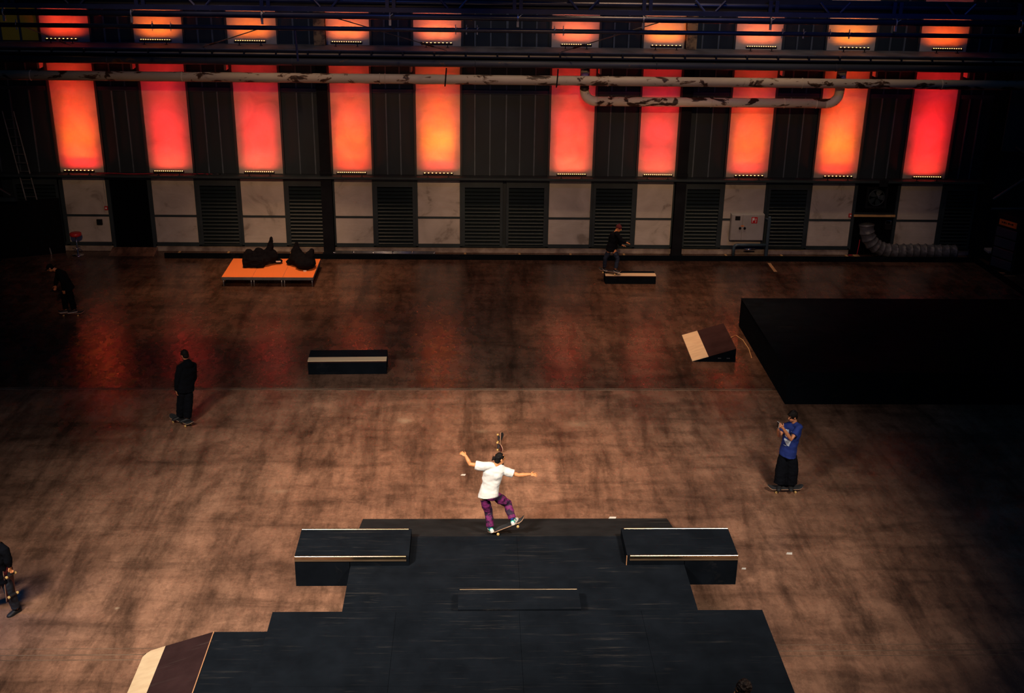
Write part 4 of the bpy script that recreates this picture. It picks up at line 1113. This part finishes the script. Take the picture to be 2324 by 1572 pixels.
    m.tube([J['shL'], J['shL'].lerp(J['neck'], 0.55) + up * 0.0, J['neck'] - up * 0.045, J['shR'].lerp(J['neck'], 0.55), J['shR']], [0.078 * k, 0.080, 0.080, 0.080, 0.078 * k], 14, True)
    if o.get('hood'):
        m.ell(J['neck'] - fr * 0.065 - up * 0.01, 0.135, 0.095, 0.095, (ax, fr, up)).ell(J['neck'] - fr * 0.025 + up * 0.065, 0.098, 0.095, 0.060, (ax, fr, up))
    top = remeshed(m, o.get('topname', 'shirt'), o['top'], t, 0.010, 5, None, 0.012, 6.0)
    # ---- trousers
    m = MB()
    lw = o.get('legs', (0.100, 0.082, 0.070))
    trunk(m, [(-0.15, 0.150, 0.105), (-0.06, 0.172, 0.122), (0.04, 0.160, 0.115), (0.10, 0.140, 0.100)])
    for s in 'LR':
        A = J['kn' + s].lerp(J['an' + s], 0.93)
        m.tube([J['hip' + s], J['hip' + s].lerp(J['kn' + s], 0.5), J['kn' + s], J['kn' + s].lerp(A, 0.5), A], [lw[0] * .72, lw[0] * .97, lw[1], (lw[1] + lw[2]) / 2, lw[2]], 14)
    tro = remeshed(m, 'trousers', o['bottom'], t, 0.011, 4, None, o.get('wrinkle', 0.010), 7.5)
    # ---- shoes
    for s in 'LR':
        A = J['an' + s]
        fd = Vector(o['foot' + s]).normalized(); bu = Vector(o.get('ground' + s, (0, 0, 1))).normalized()
        fd = (fd - bu * fd.dot(bu)).normalized(); sd = fd.cross(bu)
        c0 = A - bu * 0.088
        prof = [(-0.080, 0.022, 0.045), (-0.070, 0.034, 0.070), (-0.035, 0.040, 0.092), (0.02, 0.041, 0.098), (0.06, 0.044, 0.080), (0.11, 0.049, 0.062), (0.155, 0.046, 0.050), (0.185, 0.033, 0.040), (0.196, 0.018, 0.030)]
        def shoe_ring(x, w_, h, z0=0.016, g=1.0):
            c = c0 + fd * x
            return [c + sd * (w_ * g * q) + bu * (z0 + (h * g - z0) * z) for q, z in ((-1, 0), (1, 0), (1.0, 0.45), (0.75, 0.85), (0.25, 1), (-0.25, 1), (-0.75, 0.85), (-1.0, 0.45))]
        sh = MB().loft([shoe_ring(*p) for p in prof]).obj('shoe', o['shoe'], t, True)
        MB().loft([[c0 + fd * x + sd * (w_ * 1.08 * q) + bu * z for q, z in ((-1, 0.001), (1, 0.001), (1, 0.022), (-1, 0.022))] for x, w_, h in [(-0.086, 0.020, 0)] + prof[1:-1] + [(0.203, 0.016, 0)]]).obj('sole', o.get('sole', 'sole_white'), sh)
        if o.get('stripe'):
            for x0 in (-0.055, 0.03):
                MB().loft([shoe_ring(x0, 0.0395, 0.085, 0.03, 1.06), shoe_ring(x0 + 0.032, 0.043, 0.088, 0.03, 1.06)]).obj('stripe', o['stripe'], sh, True)
        if o.get('sock'):
            MB().tube([A + bu * 0.0, A + bu * 0.055], [0.042, 0.044], 10).obj('sock', o['sock'], t, True)
    return t, top, dict(J=J, fr=fr, ax=ax, up=up)
def decal(top, t, quads, origin, right, up, front, m, name):
    """flat print laid onto the cloth: each quad is dropped on to the shirt surface"""
    me = top.data
    bvh = BVHTree.FromPolygons([v.co.copy() for v in me.vertices], [list(p.vertices) for p in me.polygons])
    for q in quads:
        mb = MB()
        G = 5
        vs = []
        ok = True
        for i in range(G):
            for j in range(G):
                a, c = i / (G - 1), j / (G - 1)
                uv = [(q[0][k] * (1 - a) + q[1][k] * a) * (1 - c) + (q[3][k] * (1 - a) + q[2][k] * a) * c for k in (0, 1)]
                p = origin + right * uv[0] + up * uv[1] + front * 0.6
                hit = bvh.ray_cast(p, -front)
                if hit[0] is None: ok = False; break
                vs.append(hit[0] + front * 0.0025)
            if not ok: break
        if ok:
            mb.add(vs, [[i * G + j, i * G + j + 1, (i + 1) * G + j + 1, (i + 1) * G + j] for i in range(G - 1) for j in range(G - 1)])
            mb.obj(name, m, top, True)

POSES = {
 'skater': ((0.287, 20.100), dict(
  head=(0.219,0.03,2.091), neck=(0.143,0,1.971), chest=(0.084,0,1.796), pelvis=(0,-0.03,1.36),
  shL=(-0.09,-0.02,1.953), elL=(-0.366,0.02,1.98), wrL=(-0.453,0.08,2.133), haL=(-0.522,0.12,2.17),
  shR=(0.326,0.02,1.824), elR=(0.587,0,1.747), wrR=(0.814,0.04,1.745), haR=(0.946,0.06,1.724),
  hipL=(-0.069,0,1.294), knL=(0.005,0.1,0.876), anL=(0.076,-0.03,0.548), toL=(0.045,0.2,0.4),
  hipR=(0.096,0,1.324), knR=(0.384,0.16,1.023), anR=(0.499,0,0.701), toR=(0.618,0.14,0.71),
 )),
 'photog': ((6.918, 22.573), dict(
  head=(0.009,-0.02,1.858), neck=(0.072,0,1.679), chest=(0.045,0,1.475), pelvis=(0,0,0.978),
  shL=(0.148,-0.13,1.646), elL=(-0.057,-0.3,1.443), wrL=(-0.277,-0.36,1.748), haL=(-0.351,-0.36,1.821),
  shR=(-0.067,0.13,1.551), elR=(-0.256,-0.06,1.419), wrR=(-0.361,-0.3,1.686), haR=(-0.38,-0.36,1.821),
  hipL=(0.104,-0.03,0.939), knL=(0.178,-0.05,0.566), anL=(0.218,-0.01,0.201), toL=(0.104,-0.12,0.173),
  hipR=(-0.083,0.04,0.925), knR=(-0.108,0.02,0.551), anR=(-0.073,0.01,0.19), toR=(-0.209,-0.1,0.184),
 )),
 'dark': ((-7.035, 25.957), dict(
  head=(0.043,0.03,1.853), neck=(0.084,0,1.647), chest=(0.068,0,1.461), pelvis=(0,0,1.064),
  shL=(-0.052,-0.12,1.582), elL=(-0.151,-0.14,1.254), wrL=(-0.209,-0.1,0.968), haL=(-0.194,-0.08,0.829),
  shR=(0.196,0.12,1.538), elR=(0.183,0.14,1.203), wrR=(0.016,0.3,0.931), haR=(-0.062,0.33,0.858),
  hipL=(-0.065,-0.05,1.039), knL=(-0.156,0.04,0.62), anL=(-0.216,0.1,0.246), toL=(-0.347,0.12,0.164),
  hipR=(0.058,0.05,1.007), knR=(0.034,0,0.615), anR=(0.005,-0.06,0.25), toR=(-0.141,-0.03,0.139),
 )),
 'bent': ((-12.371, 33.684), dict(
  head=(-0.467,0,1.501), neck=(-0.28,0,1.418), chest=(-0.163,0,1.306), pelvis=(0,0,0.926),
  shL=(-0.143,-0.17,1.433), elL=(-0.063,-0.22,1.114), wrL=(-0.075,-0.2,0.868), haL=(-0.089,-0.2,0.754),
  shR=(-0.293,0.17,1.348), elR=(-0.394,0.16,1.054), wrR=(-0.421,0.1,0.904), haR=(-0.447,0.1,0.804),
  hipL=(0.034,-0.08,0.883), knL=(0.031,-0.06,0.492), anL=(0.009,0,0.154), toL=(-0.142,-0.02,0.074),
  hipR=(-0.078,0.08,0.827), knR=(-0.235,0.05,0.465), anR=(-0.207,0,0.139), toR=(-0.358,-0.02,0.059),
 )),
 'rail': ((4.583, 37.020), dict(
  head=(0.203,0,1.889), neck=(0.121,0,1.752), chest=(0.084,0,1.599), pelvis=(0,0,1.2),
  shL=(0.037,0.13,1.652), elL=(0.225,0.22,1.35), wrL=(0.362,0.2,1.248), haL=(0.437,0.2,1.233),
  shR=(0.135,-0.15,1.72), elR=(0.301,-0.2,1.523), wrR=(0.451,-0.2,1.463), haR=(0.556,-0.2,1.433),
  hipL=(-0.071,0,1.138), knL=(-0.191,0,0.843), anL=(-0.216,0.05,0.516), toL=(-0.306,-0.12,0.462),
  hipR=(0.073,-0.03,1.148), knR=(0.218,-0.06,0.849), anR=(0.199,-0.03,0.403), toR=(0.291,-0.16,0.353),
 )),
 'edge': ((-8.535, 18.045), dict(
  head=(-0.012,0,1.669), neck=(0.021,0,1.479), chest=(0.019,0,1.314), pelvis=(0,0,0.871),
  shL=(-0.166,0.14,1.319), elL=(-0.344,0.2,1.023), wrL=(-0.439,0.22,0.767), haL=(-0.447,0.2,0.667),
  shR=(0.221,-0.14,1.483), elR=(0.232,-0.12,1.243), wrR=(0.231,-0.1,1.074), haR=(0.232,-0.1,0.972),
  hipL=(-0.081,0.07,0.77), knL=(-0.222,0.15,0.349), anL=(-0.379,0.18,0.022), toL=(-0.477,0.1,0.011),
  hipR=(0.083,-0.06,0.854), knR=(0.137,-0.04,0.475), anR=(0.152,0.04,0.068), toR=(0.091,-0.08,0.057),
 )),
}

P = POSES
# --- skater in white, seen from behind
loc, J = P['skater']
J = dict(J)
bx = SKB.to_3x3() @ Vector((1, 0, 0)); bzv = SKB.to_3x3() @ Vector((0, 0, 1)); byv = SKB.to_3x3() @ Vector((0, 1, 0))
def on_board(mw, x, y, h):
    return mw @ Vector((x, y, 0.104 + h))
def rel(p, loc):
    return (p.x - loc[0], p.y - loc[1], p.z)
J['hipL'] = (-0.100, 0.0, 1.275); J['hipR'] = (0.085, 0.0, 1.315)
J['anL'] = rel(SKB @ Vector((-0.315, -0.05, 0.112 + 0.088)), loc)
J['anR'] = rel(SKB @ Vector((0.17, -0.06, 0.104 + 0.088)), loc)
t, top, I = person('skater in white t-shirt and purple camouflage trousers balancing with arms spread', loc, J, dict(
    base=0.38, skin='skin_light', face=(0.88, 0.40, -0.22), headup=(0.1, 0.2, 1), hair='bun', top='shirt_white', topname='t_shirt', sleeve='short', topfit=1.04, hem=-0.10, hemfit=1.0, waist=0.92, hemtilt=0.07,
    bottom='purple_camo', legs=(0.108, 0.088, 0.076), wrinkle=0.014, shoe='shoe_white', stripe='shoe_green', sock='sock_blue', front=(0.30, 0.95, 0),
    footL=(-0.35, 0.94, 0), footR=(0.30, 0.95, 0), groundL=tuple(bzv), groundR=tuple(bzv), palmL=(0.3, 0.2, -0.9), palmR=(0, 0.5, -0.85), curlL=0.55, curlR=0.10, spread=0.16, voxel=0.0065))
oc = I['J']['chest']
decal(top, t, [[(-0.035, 0.01), (0.005, 0.0), (0.02, 0.045), (-0.03, 0.05)], [(0.09, -0.05), (0.14, -0.06), (0.15, -0.01), (0.10, 0.0)], [(0.02, -0.045), (0.05, -0.05), (0.055, -0.02), (0.03, -0.015)]], oc, Vector((1, 0, 0)), Vector((0, 0, 1)), Vector((0, -1, 0)), 'shirt_print_grey', 'back_print')
# --- photographer
loc, J = P['photog']
J = dict(J); J['anL'] = (0.15, 0.0, 0.193); J['anR'] = (-0.10, 0.0, 0.193); J['knL'] = (0.135, -0.05, 0.566); J['knR'] = (-0.095, 0.02, 0.551)
t, top, I = person('person in blue printed t-shirt filming with a phone', loc, J, dict(
    skin='skin_tan', face=(-0.86, -0.36, -0.22), hair='thick', top='shirt_blue', topname='t_shirt', sleeve='short', topfit=1.0, hem=-0.10,
    bottom='black_cloth', legs=(0.124, 0.132, 0.136), shoe='shoe_black', sole='shoe_black', front=(-0.70, -0.71, 0),
    footL=(-0.15, -1, 0), footR=(-0.35, -1, 0), palmL=(-0.1, 0.9, 0.2), palmR=(0.6, -0.5, 0.2), curlL=0.75, curlR=0.75, voxel=0.0065))
fr = I['fr']; ax = I['ax']; up = I['up']
c = I['J']['chest'] - up * 0.08
q = [[(-0.02, 0.02), (0.06, 0.03), (0.07, 0.12), (0.01, 0.14)], [(0.02, -0.03), (0.06, -0.01), (0.06, 0.03), (0.0, 0.02)], [(-0.09, 0.05), (-0.06, 0.05), (-0.04, 0.13), (-0.08, 0.12)],
     [(-0.09, -0.02), (-0.06, -0.02), (-0.06, 0.05), (-0.09, 0.05)], [(-0.07, -0.12), (0.05, -0.10), (0.06, -0.06), (-0.08, -0.07)], [(-0.06, -0.19), (-0.01, -0.18), (0.04, -0.11), (-0.07, -0.12)], [(-0.01, -0.205), (0.05, -0.205), (0.05, -0.195), (-0.01, -0.195)]]
decal(top, t, [[(-a * 1.25 - 0.02, b_ * 1.15) for a, b_ in z] for z in q], c, -ax, up, fr, 'print_white', 'shirt_print')
ph = thing('mobile_phone', 'white mobile phone held up by the person in the blue shirt', 'phone', (loc[0] - 0.395, loc[1] - 0.37, 1.755), R(25))
MB().box((-0.004, -0.036, 0), (0.004, 0.036, 0.145), 0.003).obj('body', 'phone_white', ph)
B((-0.0055, -0.032, 0.006), (-0.004, 0.032, 0.139)).obj('screen', 'knob_black', ph)
# --- person in black, standing
loc, J = P['dark']
J = dict(J); J['anL'] = (-0.235, 0.10, 0.193); J['anR'] = (-0.03, -0.02, 0.193); J['knL'] = (-0.15, 0.02, 0.62)
person('person in black hooded jacket standing with arms down, seen from behind', loc, J, dict(
    skin='skin_tan', face=(-0.72, 0.62, -0.25), hair='short', top='black_cloth', topname='jacket', sleeve='long', hood=True, topfit=1.12, hem=-0.22, bottom='black_cloth', legs=(0.118, 0.108, 0.100),
    shoe='shoe_black', sole='shoe_black', front=(-0.60, 0.80, 0), footL=(-0.9, -0.35, 0), footR=(-0.9, -0.3, 0), palmL=(1, 0, 0.2), palmR=(-0.5, -0.6, 0)))
# --- person bending forward at the left
loc, J = P['bent']
J = dict(J); J['anL'] = (0.10, -0.06, 0.193); J['anR'] = (-0.15, -0.06, 0.193); J['knL'] = (0.06, -0.06, 0.53); J['knR'] = (-0.17, 0.0, 0.53)
J['hipL'] = (0.02, -0.08, 0.90); J['hipR'] = (-0.03, 0.08, 0.90)
person('person in dark clothes and cap leaning forward at the far left', loc, J, dict(
    skin='skin_tan', face=(-0.80, -0.10, -0.60), headup=(-0.6, 0, 0.8), hair='cap', hairmat='black_cloth', top='black_cloth', topname='jacket', sleeve='long', topfit=1.10, hem=-0.20, bottom='black_cloth', legs=(0.112, 0.095, 0.088),
    shoe='shoe_black', sole='sole_white', front=(-0.95, -0.2, -0.3), footL=(-0.9, -0.45, 0), footR=(-0.9, -0.4, 0), palmL=(0, 1, 0), palmR=(0, -1, 0)))
# --- skater on the low box near the wall
loc, J = P['rail']
J = dict(J); J['anL'] = (-0.20, 0.10, 0.498); J['anR'] = (0.16, -0.10, 0.498)
person('skater in dark top, jeans and red beanie on the low box near the wall', loc, J, dict(
    base=0.30, skin='skin_light', face=(0.85, -0.40, -0.35), hair='beanie', hairmat='beanie_red', top='black_cloth', topname='sweater', sleeve='long', topfit=1.05, hem=-0.14, bottom='navy_denim', legs=(0.092, 0.072, 0.066),
    shoe='shoe_black', sole='sole_white', front=(0.60, -0.80, 0), footL=(0.3, -0.95, 0), footR=(0.55, -0.83, 0), palmL=(0, 0, -1), palmR=(0, 0, -1), curlL=0.3, curlR=0.3))
# --- person at the left edge carrying a board
loc, J = P['edge']
J = dict(J); J['anL'] = (-0.36, 0.18, 0.14); J['anR'] = (0.155, 0.04, 0.089); J['knL'] = (-0.20, 0.12, 0.47); J['hipL'] = (-0.08, 0.07, 0.84); J['shL'] = (-0.17, 0.12, 1.42); J['shR'] = (0.20, -0.12, 1.42); J['knR'] = (0.12, -0.03, 0.49)
person('person in dark clothes carrying a skateboard, cut by the left edge', loc, J, dict(
    skin='skin_light', face=(-0.9, -0.2, -0.1), hair='short', top='black_cloth', topname='jacket', sleeve='long', topfit=1.08, hem=-0.18, bottom='dark_denim', legs=(0.105, 0.088, 0.080),
    shoe='shoe_black', sole='shoe_black', front=(-0.9, -0.3, 0), footL=(-0.9, -0.3, 0), footR=(-0.55, -0.8, 0), palmL=(0, -1, 0), palmR=(0.6, -0.2, 0), curlR=0.9))
# --- head of somebody at the bottom edge, standing on the front platform
J = dict(head=(0, 0, 2.20), neck=(0.035, 0, 2.055), chest=(0.05, 0, 1.88), pelvis=(0.05, 0, 1.58), shL=(0.05, -0.19, 2.04), shR=(0.05, 0.19, 2.04), elL=(0.06, -0.24, 1.76), elR=(0.06, 0.24, 1.76),
         wrL=(0.0, -0.23, 1.52), wrR=(0.0, 0.23, 1.52), haL=(-0.03, -0.22, 1.43), haR=(-0.03, 0.22, 1.43), hipL=(0.05, -0.09, 1.54), hipR=(0.05, 0.09, 1.54), knL=(0.03, -0.10, 1.13), knR=(0.03, 0.10, 1.13), anL=(0.06, -0.10, 0.752), anR=(0.06, 0.10, 0.752))
person('person with wavy brown hair at the bottom edge, only the head in view', (3.728, 13.0), J, dict(
    base=0.66, skin='skin_light', face=(-0.98, -0.15, -0.15), hair='wavy', hairmat='hair_brown', top='black_cloth', topname='sweater', sleeve='long', bottom='dark_denim',
    shoe='shoe_black', front=(-1, 0, 0), footL=(-1, -0.1, 0), footR=(-1, 0.1, 0), palmL=(0, 1, 0), palmR=(0, -1, 0)))
bpy.data.scenes.remove(RS)
